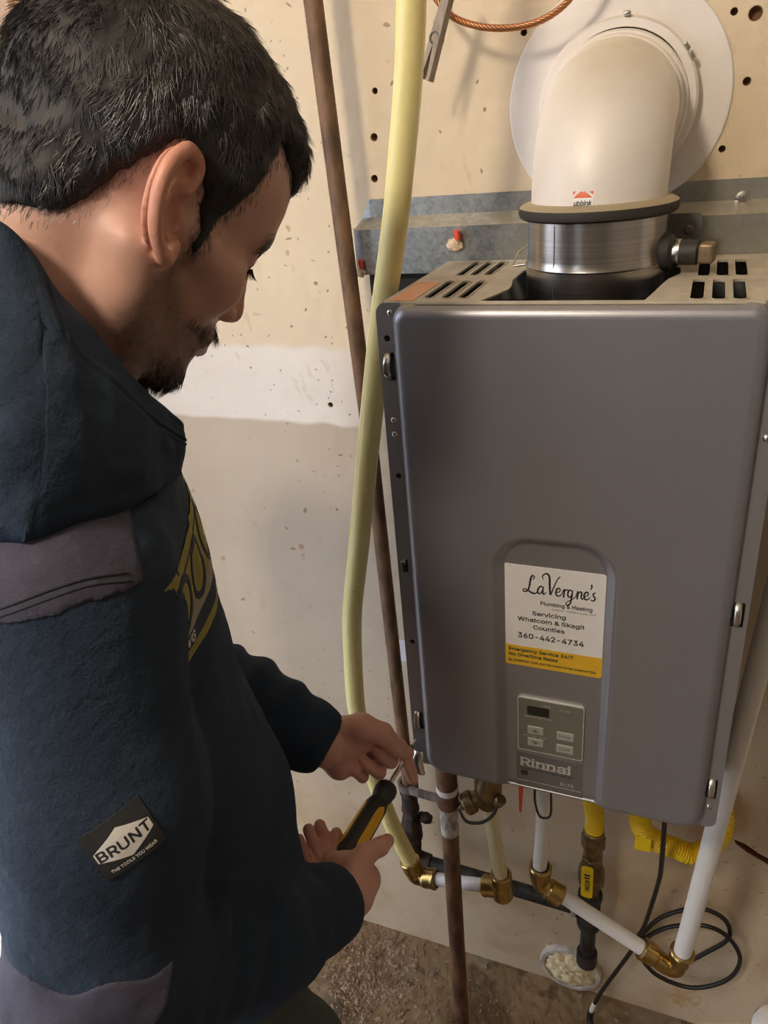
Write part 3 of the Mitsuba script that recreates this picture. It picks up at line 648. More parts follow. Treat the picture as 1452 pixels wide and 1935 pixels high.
for z_, s_ in ((0.060, .010), (0.053, .008)):
    m = facing(extrude(sg.box(-s_ / 2, z_ - .0018, s_ / 2, z_ + .0018), .0003), -0.0051); m.vertices = m.vertices @ trimesh.transformations.rotation_matrix(0.07, [1, 0, 0])[:3, :3].T; m.apply_translation((0.030, -0.092, 0.408))
    add('print', m, 'print_dark', lv, smooth=False)
add('lever_nut', put(lathe([(0, 0), (.0075, 0), (.0075, .012), (.006, .014), (0, .014)], 6), (0.030, -0.078, 0.403), (0, -1, 0)), 'dull_brass', valve)

def csst(pts, r, pitch=0.0056):
    p = spline(pts, 60)
    s = np.concatenate([[0], np.cumsum(np.linalg.norm(np.diff(p, axis=0), axis=1))])
    n = int(s[-1] / pitch * 6)
    u = np.linspace(0, s[-1], n)
    p = np.stack([np.interp(u, s, p[:, k]) for k in range(3)], 1)
    return tube(p, r + 0.0044 * np.abs(np.cos(u / pitch * np.pi)) ** .7 - .0028, 20)
add('gas_connector', csst([(0.033, GY, 0.526), (0.033, GY, 0.56), (0.030, GY - .02, 0.62), (0.028, -0.12, 0.74), (0.028, -0.13, 0.826)], 0.0138), 'yellow_coat', label='yellow corrugated gas connector rising from the brass valve', cat='gas hose', smooth=50)
add('gas_connector', csst([(0.100, -0.085, 0.640), (0.105, -0.085, 0.590), (0.125, -0.075, 0.556), (0.155, -0.06, 0.532), (0.185, -0.055, 0.522), (0.212, -0.05, 0.548), (0.222, -0.04, 0.585), (0.216, -0.02, 0.61), (0.210, 0.0, 0.62)], 0.0150), 'yellow_coat', label='yellow corrugated hose looping below the right corner of the heater', cat='gas hose', smooth=50)
mat('amber_tag', (0.50, 0.30, 0.01), 0.5)
tagm = rbox(0.098, 0.122, -0.102, -0.099, 0.556, 0.584, 0.001)
add('hose_tag', tagm, 'yellow_coat', label='small yellow tag on the looping yellow hose', cat='tag')

# pressure relief drain, rusty, in front of the run
DY = -0.185
drain = thing('drain_pipe', 'rusty brown iron drain pipe dropping from the heater to the floor', 'pipe')
add('pipe', cyl((-0.1725, DY, 0.600), (-0.1735, DY, 0.0), 0.0133, 24), 'rust_iron', drain)
add('crusted_end', put(lathe([(0, 0), (.0136, 0), (.0142, .004), (.0138, .03), (.0143, .055), (.0138, .062), (0, .062)], 20), (-0.1725, DY, 0.592), (0, 0, 1)), 'scale_crust', drain, label='white scale crust on the pipe thread')
add('coupling', put(lathe([(0, 0), (.0165, 0), (.0175, .004), (.0160, .007), (.0160, .020), (.0175, .023), (.0165, .028), (0, .028)], 24), (-0.1725, DY, 0.653), (0, 0, 1)), 'rust_iron', drain)
add('tape', put(lathe([(0, 0), (.0165, 0), (.0172, .003), (.0165, .011), (0, .011)], 24), (-0.1725, DY, 0.682), (0, 0, 1)), 'teflon_white', drain, label='white thread tape band')
add('upper_nipple', cyl((-0.1725, DY, 0.690), (-0.1722, DY, 0.826), 0.0158, 24), 'rust_iron', drain)

def push_elbow(name, c, d1, d2, label, r=0.0145, l=0.030, group=None):
    """brass push-fit elbow: cups along d1 and d2 from the corner c"""
    c, d1, d2 = (np.asarray(q, float) for q in (c, d1, d2))
    d1, d2 = d1 / np.linalg.norm(d1), d2 / np.linalg.norm(d2)
    k = thing(name, label, 'pipe fitting', group)
    q = spline([c + d1 * l * 0.55, c + d1 * l * 0.3, c + (d1 + d2) * l * .07, c + d2 * l * 0.3, c + d2 * l * 0.55], 8)
    add('bend', tube(q, r * 0.98, 24), 'brass', k, smooth=40)
    for d in (d1, d2):
        cup(k, c + d * l * 0.42, d, r)
    return k
def cup(k, o, d, r):
    add('cup', put(lathe([(0, 0), (r * .95, 0), (r * 1.12, .003), (r * 1.17, .006), (r * 1.17, .019), (r * 1.24, .021), (r * 1.24, .025), (r * 1.12, .027), (r * .9, .027), (r * .9, .022), (0, .022)], 28), o, d), 'brass', k, smooth=35)
    add('seal_ring', put(lathe([(r * .80, .0262), (r * .93, .0262), (r * .93, .0272), (r * .80, .0272), (r * .80, .0262)], 24), o, d), 'dark_gap', k)

PY = -0.150
E1 = np.array((-0.254, PY, 0.413)); E2 = np.array((-0.103, PY, 0.446))
# long yellowish hose from above
yh = spline([(-0.132, -0.225, 2.55), (-0.142, -0.215, 1.90), (-0.1505, -0.205, 1.69), (-0.179, -0.195, 1.53), (-0.213, -0.19, 1.39), (-0.245, -0.185, 1.245), (-0.275, -0.18, 1.10), (-0.301, -0.175, 0.98), (-0.313, -0.17, 0.88), (-0.318, -0.168, 0.79), (-0.312, -0.163, 0.69), (-0.290, -0.155, 0.55), (-0.2625, PY, 0.452), E1 + [-.0022, 0, .014]], 14)
add('water_hose', tube(yh, 0.0138, 28), 'pex_yellow', label='long yellowish plastic water hose hanging from above, left of the heater', cat='hose', smooth=40)
dr1 = yh[-1] - yh[-12]; dr1 = -dr1 / np.linalg.norm(dr1)
push_elbow('brass_elbow', E1, dr1, E2 - E1, 'brass elbow at the foot of the long yellowish hose')
add('water_pipe', cyl(E1 + (E2 - E1) * .15, E2 - (E2 - E1) * .15, 0.0112, 24), 'pex_white', label='short white plastic pipe between two brass fittings behind the rusty pipe', cat='pipe')
te = thing('brass_tee', 'brass tee fitting below the cold water valve', 'pipe fitting')
add('bend', tube(spline([E2 - (E2 - E1) * .12, E2, E2 + [.004, 0, .016]], 8), 0.0142, 24), 'brass', te, smooth=40)
add('hub', put(lathe([(0, 0), (.016, 0), (.018, .004), (.018, .03), (.016, .034), (0, .034)], 24), E2 + [.004, 0, -.020], (-0.05, 0, 1)), 'brass', te)
cup(te, E2 - (E2 - E1) * .02, E1 - E2, 0.0145)
cup(te, E2 + [.003, 0, .008], (-0.06, 0, 1), 0.0145)
add('water_pipe', tube([E2 + [.0025, 0, .02], (-0.107, -0.158, 0.55), (-0.113, -0.168, 0.66)], 0.0118, 24), 'pex_cream', label='cream plastic pipe rising from the brass tee to the drain valve', cat='pipe', smooth=40)
dv = thing('service_valve', 'tarnished brass service valve under the heater with a cap on a strap', 'valve')
vb = np.array((-0.113, -0.170, 0.655))
add('body', join(put(lathe([(0, 0), (.014, 0), (.0175, .004), (.0175, .02), (.0205, .026), (.0205, .05), (.016, .06), (.016, .163), (0, .163)], 28), vb, (0, 0, 1)), cyl(vb + [0, 0, .022], vb + [-.022, -.012, .014], .0135, 24, .002)), 'dull_brass', dv)
capd = np.array((-0.78, -0.45, -0.40)); capd /= np.linalg.norm(capd)
add('cap', put(lathe([(0, 0), (.0165, 0), (.0175, .002), (.0175, .013), (.015, .016), (.006, .017), (.006, .022), (0, .022)], 28), vb + [-.020, -.012, .016], capd), 'dull_brass', dv)
add('cap_strap', tube(spline([vb + [-.040, -.024, .004], vb + [-.026, -.034, -.006], vb + [-.004, -.032, -.004], vb + [.012, -.022, .006], vb + [.016, -.008, .016]], 8), .0024, 8), 'black_rubber', dv, label='black strap of the cap')
add('handle_pin', cyl(vb + [.016, -.01, .020], vb + [.024, -.016, .036], .0085, 16, .002), 'dull_brass', dv)
add('red_tag', tm(Manifold.batch_hull([Manifold.cube((.007, .002, .004), True).translate((-0.062, -0.175, 0.72)), Manifold.cube((.0035, .002, .004), True).translate((-0.0625, -0.178, 0.668))])), 'red_plastic', label='small red plastic tag poking out under the heater', cat='tag', smooth=False)
scene['red_plastic']['bsdf']['base_color']['value'] = [0.62, 0.07, 0.03]

# hot side
H1, H2, H3 = np.array((-0.038, PY, 0.488)), np.array((0.136, PY, 0.388)), np.array((0.181, PY + .002, 0.386))
add('water_pipe', tube([H1 + [-.001, 0, .02], (-0.0345, PY, 0.60), (-0.030, PY, 0.826)], 0.0112, 24), 'pex_white', label='white plastic pipe dropping from the heater to a brass elbow', cat='pipe', smooth=40)
dH = H2 - H1; dH = dH / np.linalg.norm(dH)
push_elbow('brass_elbow', H1 - [0.0, 0, .004], (0.02, 0, 1), dH, 'brass elbow under the middle of the heater between two white pipes')
add('water_pipe', cyl(H1 + dH * .03, H2 - dH * .012, 0.0118, 24), 'pex_white', label='white plastic pipe slanting down to the right past the black drip leg', cat='pipe')
k2 = thing('brass_elbow', 'brass elbow inside the black cable coil at the foot of the tall white pipe', 'pipe fitting')
add('bend', tube(spline([H2 - dH * .012, H2 + dH * .010, (0.160, PY, 0.372), (0.176, PY, 0.372), H3 + [0, 0, .012]], 8), 0.0145, 24), 'brass', k2, smooth=40)
cup(k2, H2 + dH * .012, -dH, 0.0145)
up3 = np.array((0.050, -0.10, 0.99)); up3 /= np.linalg.norm(up3)
cup(k2, H3 + up3 * .004, up3, 0.0150)
bp = spline([H3 + up3 * .02, (0.188, PY - .006, 0.50), (0.203, PY - .012, 0.75), (0.218, PY - .016, 1.0), (0.236, PY - .02, 1.30), (0.26, PY - .02, 1.7), (0.28, PY - .02, 2.55)], 8)
add('water_pipe', tube(bp, 0.0134, 28), 'pex_white', label='tall white plastic pipe rising along the right side of the heater', cat='pipe', smooth=40)

# black cable with a coil resting against the wall
cab = [(0.130, -0.125, 0.8185), (0.135, -0.120, 0.70), (0.1395, -0.104, 0.545), (0.1385, -0.078, 0.46), (0.126, -0.045, 0.31), (0.113, -0.035, 0.235), (0.128, -0.03, 0.190), (0.160, -0.025, 0.148), (0.218, -0.022, 0.140), (0.270, -0.022, 0.190), (0.284, -0.022, 0.255), (0.258, -0.022, 0.305), (0.218, -0.022, 0.316), (0.165, -0.024, 0.290), (0.128, -0.027, 0.245), (0.124, -0.018, 0.202), (0.150, -0.014, 0.176), (0.190, -0.013, 0.180), (0.232, -0.013, 0.236), (0.262, -0.013, 0.29), (0.250, -0.013, 0.335), (0.205, -0.014, 0.345), (0.150, -0.018, 0.300), (0.120, -0.030, 0.248), (0.104, -0.045, 0.214), (0.066, -0.055, 0.110), (0.052, -0.058, 0.060)]
ck = thing('black_cable', 'black cable coiled against the wall around the brass elbow', 'cable')
add('cable', tube(spline(cab, 14), 0.0037, 12), 'cable_black', ck, smooth=50)
add('sleeve', tube(spline([(0.052, -0.058, 0.061), (0.047, -0.060, 0.036)], 4), 0.0046, 12), 'teflon_white', ck, label='white taped sleeve near the plug end')
add('plug', tube(spline([(0.047, -0.060, 0.036), (0.045, -0.063, 0.018), (0.050, -0.072, 0.009), (0.064, -0.080, 0.008)], 5), 0.0062, 12), 'cable_black', ck)
lp = spline([(-0.030, -0.205, 0.80), (-0.036, -0.207, 0.74), (-0.030, -0.208, 0.704), (-0.020, -0.208, 0.700), (-0.013, -0.208, 0.712), (-0.014, -0.206, 0.76), (-0.016, -0.205, 0.82)], 8)
add('wire_loop', tube(lp, 0.0016, 8), 'cable_black', label='thin grey wire loop hanging under the heater', cat='wire')

# foam-filled hole in the wall
fh = thing('foam_hole', 'round wall hole low beside the floor packed with cream foam', 'wall hole')
mat('sleeve_grey', rust((0.36, 0.32, 0.27), (0.55, 0.50, 0.43), 80.0), 0.6)
mat('cream_foam', proc(lambda p, n, uv: mix((0.55, 0.43, 0.23), (0.80, 0.70, 0.47), fbm(p.x * 60, p.y * 60, p.z * 60, 3))), 0.85)
add('sleeve', put(lathe([(.050, 0), (.060, 0), (.0605, .006), (.058, .012), (.0515, .012), (.050, .010), (.050, 0)], 48), (-0.002, 0.0005, 0.0635), (0, -1, 0)), 'sleeve_grey', fh)
disc = trimesh.creation.icosphere(5, 0.050); v = disc.vertices
nz_ = (0.55 * meshkit.noise(v * 95, seed=3) + 0.45 * meshkit.fbm(v * 160, 3, seed=4))[:, None]
v = v * [1, 0.30, 1] * (0.62 + 0.75 * nz_ ** .8)
v[:, 1] -= 0.016 * nz_[:, 0] * np.clip(1 - (v[:, 0] ** 2 + v[:, 2] ** 2) / .048 ** 2, 0, 1)
disc.vertices = v * [1.06, 1, 1.06] + [-0.002, 0.001, 0.0635]
add('foam', disc, 'cream_foam', fh, smooth=60, label='cream expanding foam')

# copper earth wire and clothes peg at the top
mat('copper', (0.55, 0.25, 0.12), 0.33, metal=1.0)
wp_ = spline([(-0.262, -0.03, 2.30), (-0.250, -0.04, 2.0), (-0.228, -0.048, 1.81), (-0.205, -0.05, 1.745), (-0.182, -0.05, 1.708), (-0.160, -0.052, 1.6835), (-0.130, -0.054, 1.6705), (-0.100, -0.054, 1.6655), (-0.072, -0.053, 1.6665), (-0.050, -0.052, 1.674), (-0.034, -0.05, 1.686), (-0.02, -0.05, 1.705), (0.0, -0.05, 1.75), (0.03, -0.045, 1.85), (0.05, -0.04, 2.05), (0.06, -0.03, 2.30)], 26)
cw = thing('copper_wire', 'stranded bare copper wire drooping across the top of the wall', 'wire')
t_, n_, b_ = frames(wp_)
ss = np.concatenate([[0], np.cumsum(np.linalg.norm(np.diff(wp_, axis=0), axis=1))])
for i in range(6):
    ph = ss / 0.030 * 2 * np.pi + i * np.pi / 3
    add('strand', tube(wp_ + 0.0022 * (np.cos(ph)[:, None] * n_ + np.sin(ph)[:, None] * b_), 0.0013, 8), 'copper', cw, smooth=50)
peg = thing('clothes_peg', 'weathered grey wooden clothes peg clipped on the copper wire', 'clothes peg')
mat('grey_wood', proc(lambda p, n, uv: mix((0.16, 0.125, 0.09), (0.36, 0.30, 0.235), fbm(p.x * 260, p.y * 260, p.z * 28, 3))), 0.7)
p0, p1 = np.array((-0.1535, -0.066, 1.712)), np.array((-0.1860, -0.070, 1.6275))
d = (p1 - p0) / np.linalg.norm(p1 - p0)
side = np.cross(d, [0.35, 0.93, 0]); side /= np.linalg.norm(side)
thick = np.cross(d, side)
for s in (-1, 1):
    q = [(-.0045, -.001, 0), (.0045, -.001, 0), (-.0045, .0045, 0), (.0045, .0045, 0), (-.0045, -.001, .048), (.0045, -.001, .048), (-.0045, .0062, .048), (.0045, .0062, .048), (-.0045, .004, .092), (.0045, .004, .092), (-.0045, .0078, .092), (.0045, .0078, .092)]
    pts = np.array([p0 + thick * a + side * (s * b2) + d * c for a, b2, c in q])
    add('jaw', Manifold.hull_points(pts), 'grey_wood', peg, smooth=False)
sp = p0 + d * 0.052
add('spring', tube(np.array([sp + 0.0052 * (math.cos(a) * d + math.sin(a) * side) + thick * (-.006 + .012 * a / 25) for a in np.linspace(0, 25, 120)]), 0.0009, 6), 'bracket_grey', peg)

# small bits
mat('paper', (0.62, 0.60, 0.64), 0.7)
add('paper_scrap', rbox(-0.312, -0.290, -0.0020, 0.0, 0.760, 0.806, 0.0006), 'paper', label='small white scrap on the wall beside the heater edge', cat='scrap')
add('white_cap', put(lathe([(0, 0), (.034, 0), (.036, .004), (.036, .142), (.030, .156), (.014, .163), (0, .164)], 40), (0.352, -0.050, 0.0), (0, 0, 1)), 'white_plastic', label='white rounded plastic cap at the lower right corner by the wall', cat='cap')

# debris on the floor
mat('debris', proc(lambda p, n, uv: mix((0.12, 0.070, 0.036), (0.42, 0.28, 0.19), noise(p.x * 90, p.y * 90, 2.0))), 0.85)
ms = []
rg = np.random.default_rng(3)
base = trimesh.creation.icosphere(1, 1.0)
for i in range(2600):
    if rg.random() < 0.82:
        x, y = rg.normal(-0.40, 0.055), rg.normal(-0.10, 0.06)
    else:
        x, y = rg.uniform(-0.62, 0.30), rg.uniform(-0.30, -0.004)
    s = abs(rg.normal(0.0007, 0.0011)) + 0.0006
    if y > -0.004 or (x < -.36 and y < -.36) or math.hypot(x + .1735, y + .185) < .02: continue
    m = base.copy()
    m.vertices = m.vertices * (s * np.array([rg.uniform(.5, 1.7), rg.uniform(.4, 1.1), rg.uniform(.25, .7)])) * (1 + .5 * rg.random((len(m.vertices), 1)))
    m.apply_transform(trimesh.transformations.rotation_matrix(rg.uniform(0, 6.28), [0, 0, 1]))
    m.apply_translation((x, y, s * 0.3))
    ms.append(m)
add('floor_debris', join(*ms), 'debris', smooth=False, label='pinkish crumbs and shavings scattered on the dirty floor', cat='debris', kind='stuff')
# ------------------------------------------------------------------ distance fields for the figure
def smin(a, b, k):
    h = np.clip(0.5 + 0.5 * (b - a) / k, 0, 1)
    return b + (a - b) * h - k * h * (1 - h)
def smax(a, b, k):
    return -smin(-a, -b, k)
def sd_ell(p, c, r, R=None):
    q = p - np.asarray(c)
    if R is not None:
        q = q @ np.asarray(R).T
    r = np.asarray(r)
    k0 = np.linalg.norm(q / r, axis=-1)
    k1 = np.linalg.norm(q / (r * r), axis=-1) + 1e-9
    return k0 * (k0 - 1) / k1
def sd_cone(p, a, b, ra, rb):
    a, b = np.asarray(a, float), np.asarray(b, float)
    ab = b - a
    t = np.clip((p - a) @ ab / (ab @ ab), 0, 1)
    return np.linalg.norm(p - a - t[..., None] * ab, axis=-1) - (ra + (rb - ra) * t)
def sd_chain(p, pts, rs, k=0.008):
    d = None
    for i in range(len(pts) - 1):
        e = sd_cone(p, pts[i], pts[i + 1], rs[i], rs[i + 1])
        d = e if d is None else smin(d, e, k)
    return d

_E = np.array([(0, 0, 0), (1, 0, 0), (0, 1, 0), (1, 1, 0), (0, 0, 1), (1, 0, 1), (0, 1, 1), (1, 1, 1)])
def surface(fn, lo, hi, h, block=10):
    """surface nets of fn < 0 on a grid of step h, evaluated only in blocks near the surface"""
    lo, hi = np.asarray(lo, float), np.asarray(hi, float)
    nb = np.ceil((hi - lo) / (h * block)).astype(int)
    n = nb * block + 1
    F = np.full(n, 1.0, np.float32)
    ctr = (np.stack(np.meshgrid(*[np.arange(k) for k in nb], indexing='ij'), -1) + 0.5) * block * h + lo
    dc = fn(ctr.reshape(-1, 3)).reshape(nb)
    rad = block * h * 0.5 * 1.75 * 1.35
    g = np.stack(np.meshgrid(*[np.arange(block + 1)] * 3, indexing='ij'), -1).reshape(-1, 3)
    near = np.argwhere(np.abs(dc) < rad)
    for b in np.argwhere(dc <= -rad):
        s = b * block
        F[s[0]:s[0] + block + 1, s[1]:s[1] + block + 1, s[2]:s[2] + block + 1] = -1
    for i in range(0, len(near), 200):
        bs = near[i:i + 200]
        idx = bs[:, None] * block + g[None]
        F[idx[..., 0], idx[..., 1], idx[..., 2]] = fn((idx * h + lo).reshape(-1, 3)).reshape(idx.shape[:2])
    S = F < 0
    c = np.zeros(np.array(n) - 1, np.int8)
    for e in _E:
        c += S[e[0]:n[0] - 1 + e[0], e[1]:n[1] - 1 + e[1], e[2]:n[2] - 1 + e[2]]
    act = np.argwhere((c > 0) & (c < 8))
    vid = np.full(np.array(n) - 1, -1, np.int64)
    vid[tuple(act.T)] = np.arange(len(act))
    val = np.stack([F[tuple((act + e).T)] for e in _E], 1)
    acc, cnt = np.zeros((len(act), 3)), np.zeros(len(act))
    for i in range(8):
        for a in range(3):
            j = i | (1 << a)
            if j == i: continue
            m = (val[:, i] < 0) != (val[:, j] < 0)
            t = val[m, i] / (val[m, i] - val[m, j])
            q = np.repeat(_E[i][None].astype(float), m.sum(), 0)
            q[:, a] += t
            acc[m] += q
            cnt[m] += 1
    V = (act + acc / cnt[:, None]) * h + lo
    faces = []
    for a in range(3):
        s0 = [slice(1, k - 1) for k in n]; s1 = [slice(1, k - 1) for k in n]
        s0[a], s1[a] = slice(0, n[a] - 1), slice(1, n[a])
        A, B = S[tuple(s0)], S[tuple(s1)]
        off = np.ones(3, int); off[a] = 0
        for m, flip in ((A & ~B, False), (~A & B, True)):
            e = np.argwhere(m) + off
            u, w = (a + 1) % 3, (a + 2) % 3
            du, dw = np.eye(3, dtype=int)[u], np.eye(3, dtype=int)[w]
            q = np.stack([vid[tuple((e - du - dw).T)], vid[tuple((e - dw).T)], vid[tuple(e.T)], vid[tuple((e - du).T)]], 1)
            faces.append(q[:, ::-1] if flip else q)
    q = np.vstack(faces)
    return trimesh.Trimesh(V, np.vstack([q[:, [0, 1, 2]], q[:, [0, 2, 3]]]), process=False)
def vnormals(m):
    return meshkit.arrays(m, True)[2]
def taubin(m, n=6, lam=0.5, mu=-0.53):
    from scipy.sparse import coo_matrix, diags
    e = m.edges_unique
    k = len(m.vertices)
    A = coo_matrix((np.ones(2 * len(e)), (np.r_[e[:, 0], e[:, 1]], np.r_[e[:, 1], e[:, 0]])), (k, k)).tocsr()
    A.data[:] = 1
    L = diags(1 / np.maximum(np.asarray(A.sum(1)).ravel(), 1)) @ A
    v = np.array(m.vertices)
    for _ in range(n):
        v = v + lam * (L @ v - v)
        v = v + mu * (L @ v - v)
    return trimesh.Trimesh(v, m.faces, process=False)
# ------------------------------------------------------------------ the plumber
def head_frame(az, pitch, rl):
    a, b, c = np.radians((az, pitch, rl))
    F0 = np.array([np.sin(a), np.cos(a), 0]); R0 = np.array([np.cos(a), -np.sin(a), 0]); Z = np.array([0, 0, 1.0])
    F = np.cos(b) * F0 - np.sin(b) * Z
    U = np.cos(b) * Z + np.sin(b) * F0
    L = np.cos(c) * -R0 + np.sin(c) * U
    U2 = np.cos(c) * U - np.sin(c) * -R0
    return np.stack([F, L, U2])
HC = np.array([-0.2635, -0.5045, 1.556])          # midpoint between the ears
HM = head_frame(28.0, 42.0, 7.0)
hl = lambda p: (p - HC) @ HM.T                     # world -> head (forward, left, up)
hw = lambda q: HC + np.asarray(q, float) @ HM

NECK = np.array([-0.345, -0.590, 1.415])           # base of the neck
BAZ = math.radians(50.0)
BF, BR = np.array([math.sin(BAZ), math.cos(BAZ), 0]), np.array([math.cos(BAZ), -math.sin(BAZ), 0])
SR = np.array([-0.248, -0.668, 1.342]); SL = np.array([-0.462, -0.410, 1.350])
ER = np.array([-0.252, -0.732, 1.030]); WR = np.array([-0.184, -0.522, 0.859])
WL = np.array([-0.252, -0.382, 0.936]); EL = np.array([-0.447, -0.402, 1.040])
HIPC = np.array([-0.385, -0.620, 0.930])
HR, HL = HIPC + BR * 0.085, HIPC - BR * 0.085

ear_path = [(0.006, 0.012), (0.012, 0.022), (0.010, 0.031), (0.0, 0.0355), (-0.012, 0.033), (-0.021, 0.023), (-0.0245, 0.008), (-0.021, -0.010), (-0.013, -0.022), (-0.004, -0.029), (0.004, -0.029), (0.006, -0.022)]
EAR_TILT, EAR_OUT = math.radians(15), math.radians(31)
def ear_field(q):
    """right ear in head coordinates; e = (forward, up, outward) in the plane of the ear"""
    p = q - np.array([-0.006, -0.0745, 0.000])
    f, o, u = p[:, 0], -p[:, 1], p[:, 2]
    ct, st = math.cos(EAR_TILT), math.sin(EAR_TILT)
    f, u = ct * f + st * u, -st * f + ct * u
    ca, sa = math.cos(EAR_OUT), math.sin(EAR_OUT)
    f0 = f - 0.010
    f2, o2 = ca * f0 - sa * o, sa * f0 + ca * o     # turned outwards at its back edge
    e = np.stack([f2 + 0.010, u, o2], 1)
    hel = spline([(a, b, 0.004 + 0.004 * (a < 0)) for a, b in ear_path], 3)
    rr = np.interp(np.linspace(0, 1, len(hel)), [0, .15, .5, .8, .9, 1], [.0034, .0047, .0049, .0046, .0064, .0062])
    d = None
    for i in range(len(hel) - 1):
        s = sd_cone(e, hel[i], hel[i + 1], rr[i], rr[i + 1])
        d = s if d is None else np.minimum(d, s)
    plate = sd_ell(e, (-0.005, 0.004, -0.002), (0.0185, 0.031, 0.0050))
    d = smin(d, plate, 0.004)
    anti = sd_chain(e, [(0.002, 0.020, .002), (-0.007, 0.014, .002), (-0.0105, 0.004, .0022), (-0.007, -0.011, .0022), (-0.001, -0.017, .003)], [.0025, .0032, .0036, .0034, .003], .002)
    d = smin(d, anti, 0.003)
    d = smin(d, sd_cone(e, (0.006, -0.004, .002), (0.005, -0.010, .004), .0045, .0042), 0.003)   # tragus
    d = smax(d, -sd_ell(e, (0.001, -0.003, 0.0065), (0.0088, 0.0115, 0.0100)), 0.003)              # concha
    d = smax(d, -sd_ell(e, (-0.001, 0.0225, 0.0065), (0.007, 0.0055, 0.0045)), 0.002)
    return d

def skull(q):
    a = q.copy(); a[:, 1] = np.abs(a[:, 1])
    d = sd_ell(a, (-0.005, 0, .046), (.094, .0755, .082))
    d = smin(d, sd_ell(a, (.037, 0, .043), (.058, .058, .056)), .03)
    return d, a
def head_field(q):
    d, a = skull(q)
    d = smin(d, sd_ell(a, (.042, 0, -.026), (.052, .054, .074)), .025)
    d = smin(d, sd_cone(a, (.004, .056, -.032), (.010, .053, -.064), .017, .016), .02)
    d = smin(d, sd_cone(a, (.010, .053, -.064), (.074, .018, -.090), .016, .016), .02)
    d = smin(d, sd_ell(a, (.080, 0, -.092), (.017, .020, .016)), .015)
    d = smin(d, sd_ell(a, (.066, .040, -.018), (.020, .018, .018)), .02)
    d = smin(d, sd_cone(a, (.060, .052, -.010), (.010, .068, -.002), .010, .008), .016)
    d = smin(d, sd_cone(a, (.088, .006, .026), (.074, .042, .028), .0105, .010), .014)
    d = smin(d, sd_ell(a, (.078, 0, -.055), (.024, .026, .026)), .015)           # muzzle
    d = smax(d, -sd_ell(a, (.098, .031, .010), (.015, .014, .0095)), .010)        # sockets
    d = smin(d, sd_ell(a, (.0755, .032, .010), (.0125, .0135, .0120)), .003)      # lids over the eyes
    d = smax(d, -sd_cone(a, (.0885, .024, .0060), (.082, .043, .0065), .0011, .0008), .002)
    d = smin(d, sd_cone(a, (.0925, 0, .020), (.107, 0, -.018), .0068, .0085), .010)   # nose
    d = smin(d, sd_ell(a, (.1085, 0, -.0255), (.0105, .0105, .0095)), .006)
    d = smin(d, sd_ell(a, (.0995, .0125, -.0295), (.0095, .0070, .0075)), .005)
    d = smax(d, -sd_ell(a, (.1020, .0075, -.0375), (.0055, .0032, .0050)), .002)
    d = smin(d, sd_cone(a, (.1035, 0, -.0505), (.092, .022, -.0560), .0062, .0035), .006)  # lips
    d = smin(d, sd_cone(a, (.1020, 0, -.0640), (.091, .021, -.0585), .0068, .0035), .005)
    d = smax(d, -sd_cone(a, (.1095, 0, -.0570), (.092, .0245, -.0570), .0012, .0010), .0025)
    return d

NB = hl(NECK)
def neck_field(q):
    d = sd_cone(q, (-.020, 0, -.030), NB, .052, .064)
    for s in (-1, 1):
        d = smin(d, sd_cone(q, (-.008, s * .062, -.030), NB + np.array([.060, s * .030, -.0]), .014, .016), .022)
    d = smin(d, sd_cone(q, (-.045, 0, -.02), NB + np.array([-.020, 0, .0]), .040, .055), .03)
    return d
def skin_head(p):
    q = hl(p)
    d = head_field(q)
    d = smin(d, neck_field(q), .022)
    m = q.copy(); m[:, 1] = -np.abs(m[:, 1])
    near = m[:, 1] < -0.045
    if near.any():
        d[near] = smin(d[near], ear_field(m[near]), .004)
    return d

hair_poly = sg.Polygon([(.13, .071), (.088, .071), (.068, .079), (.050, .083), (.043, .069), (.044, .059), (.039, .038), (.034, .024), (.031, .010), (.029, -.004), (.027, -.014), (.023, -.010), (.020, .006), (.012, .022), (.0, .036), (-.012, .041), (-.021, .033), (-.028, .015), (-.033, .004), (-.037, -.012), (-.044, -.030), (-.056, -.044), (-.075, -.052), (-.17, -.060), (-.17, .18), (.17, .18)])
def _poly_sd(poly, f, u):
    pts = np.array(poly.exterior.coords)
    d = np.full(f.shape, 9.0); inside = np.zeros(f.shape, bool)
    for (x0, y0), (x1, y1) in zip(pts[:-1], pts[1:]):
        ex, ey = x1 - x0, y1 - y0
        t = np.clip(((f - x0) * ex + (u - y0) * ey) / (ex * ex + ey * ey + 1e-12), 0, 1)
        d = np.minimum(d, np.hypot(f - x0 - t * ex, u - y0 - t * ey))
        c = ((y0 > u) != (y1 > u)) & (f < (x1 - x0) * (u - y0) / (y1 - y0 + 1e-15) + x0)
        inside ^= c
    return np.where(inside, d, -d)
def hair_depth(q):
    s = _poly_sd(hair_poly, q[:, 0], q[:, 2]) + .008 * (meshkit.fbm(q * [110, 110, 70], 2, seed=15) - .5)
    top = np.clip((q[:, 2] - .02) / .09, 0, 1)
    front = np.clip((q[:, 0] - .03) / .05, 0, 1)
    th = 0.007 + 0.003 * top + 0.002 * front * top
    return np.where(s > 0, np.clip(s / 0.016, 0, 1) ** 0.6 * th + .0004, -0.004 + np.maximum(s, -.02) * 0.3), s
def hair_field(p):
    q = hl(p)
    d = smin(head_field(q), neck_field(q), .022)
    th, s = hair_depth(q)
    n = meshkit.fbm(q * [120, 120, 45], 3, seed=5) - 0.5
    n2 = meshkit.noise(q * 42, seed=8) - 0.5
    return (d - th - np.clip(s / .02, 0, 1) * (0.0045 * n + 0.004 * n2)) * 0.8


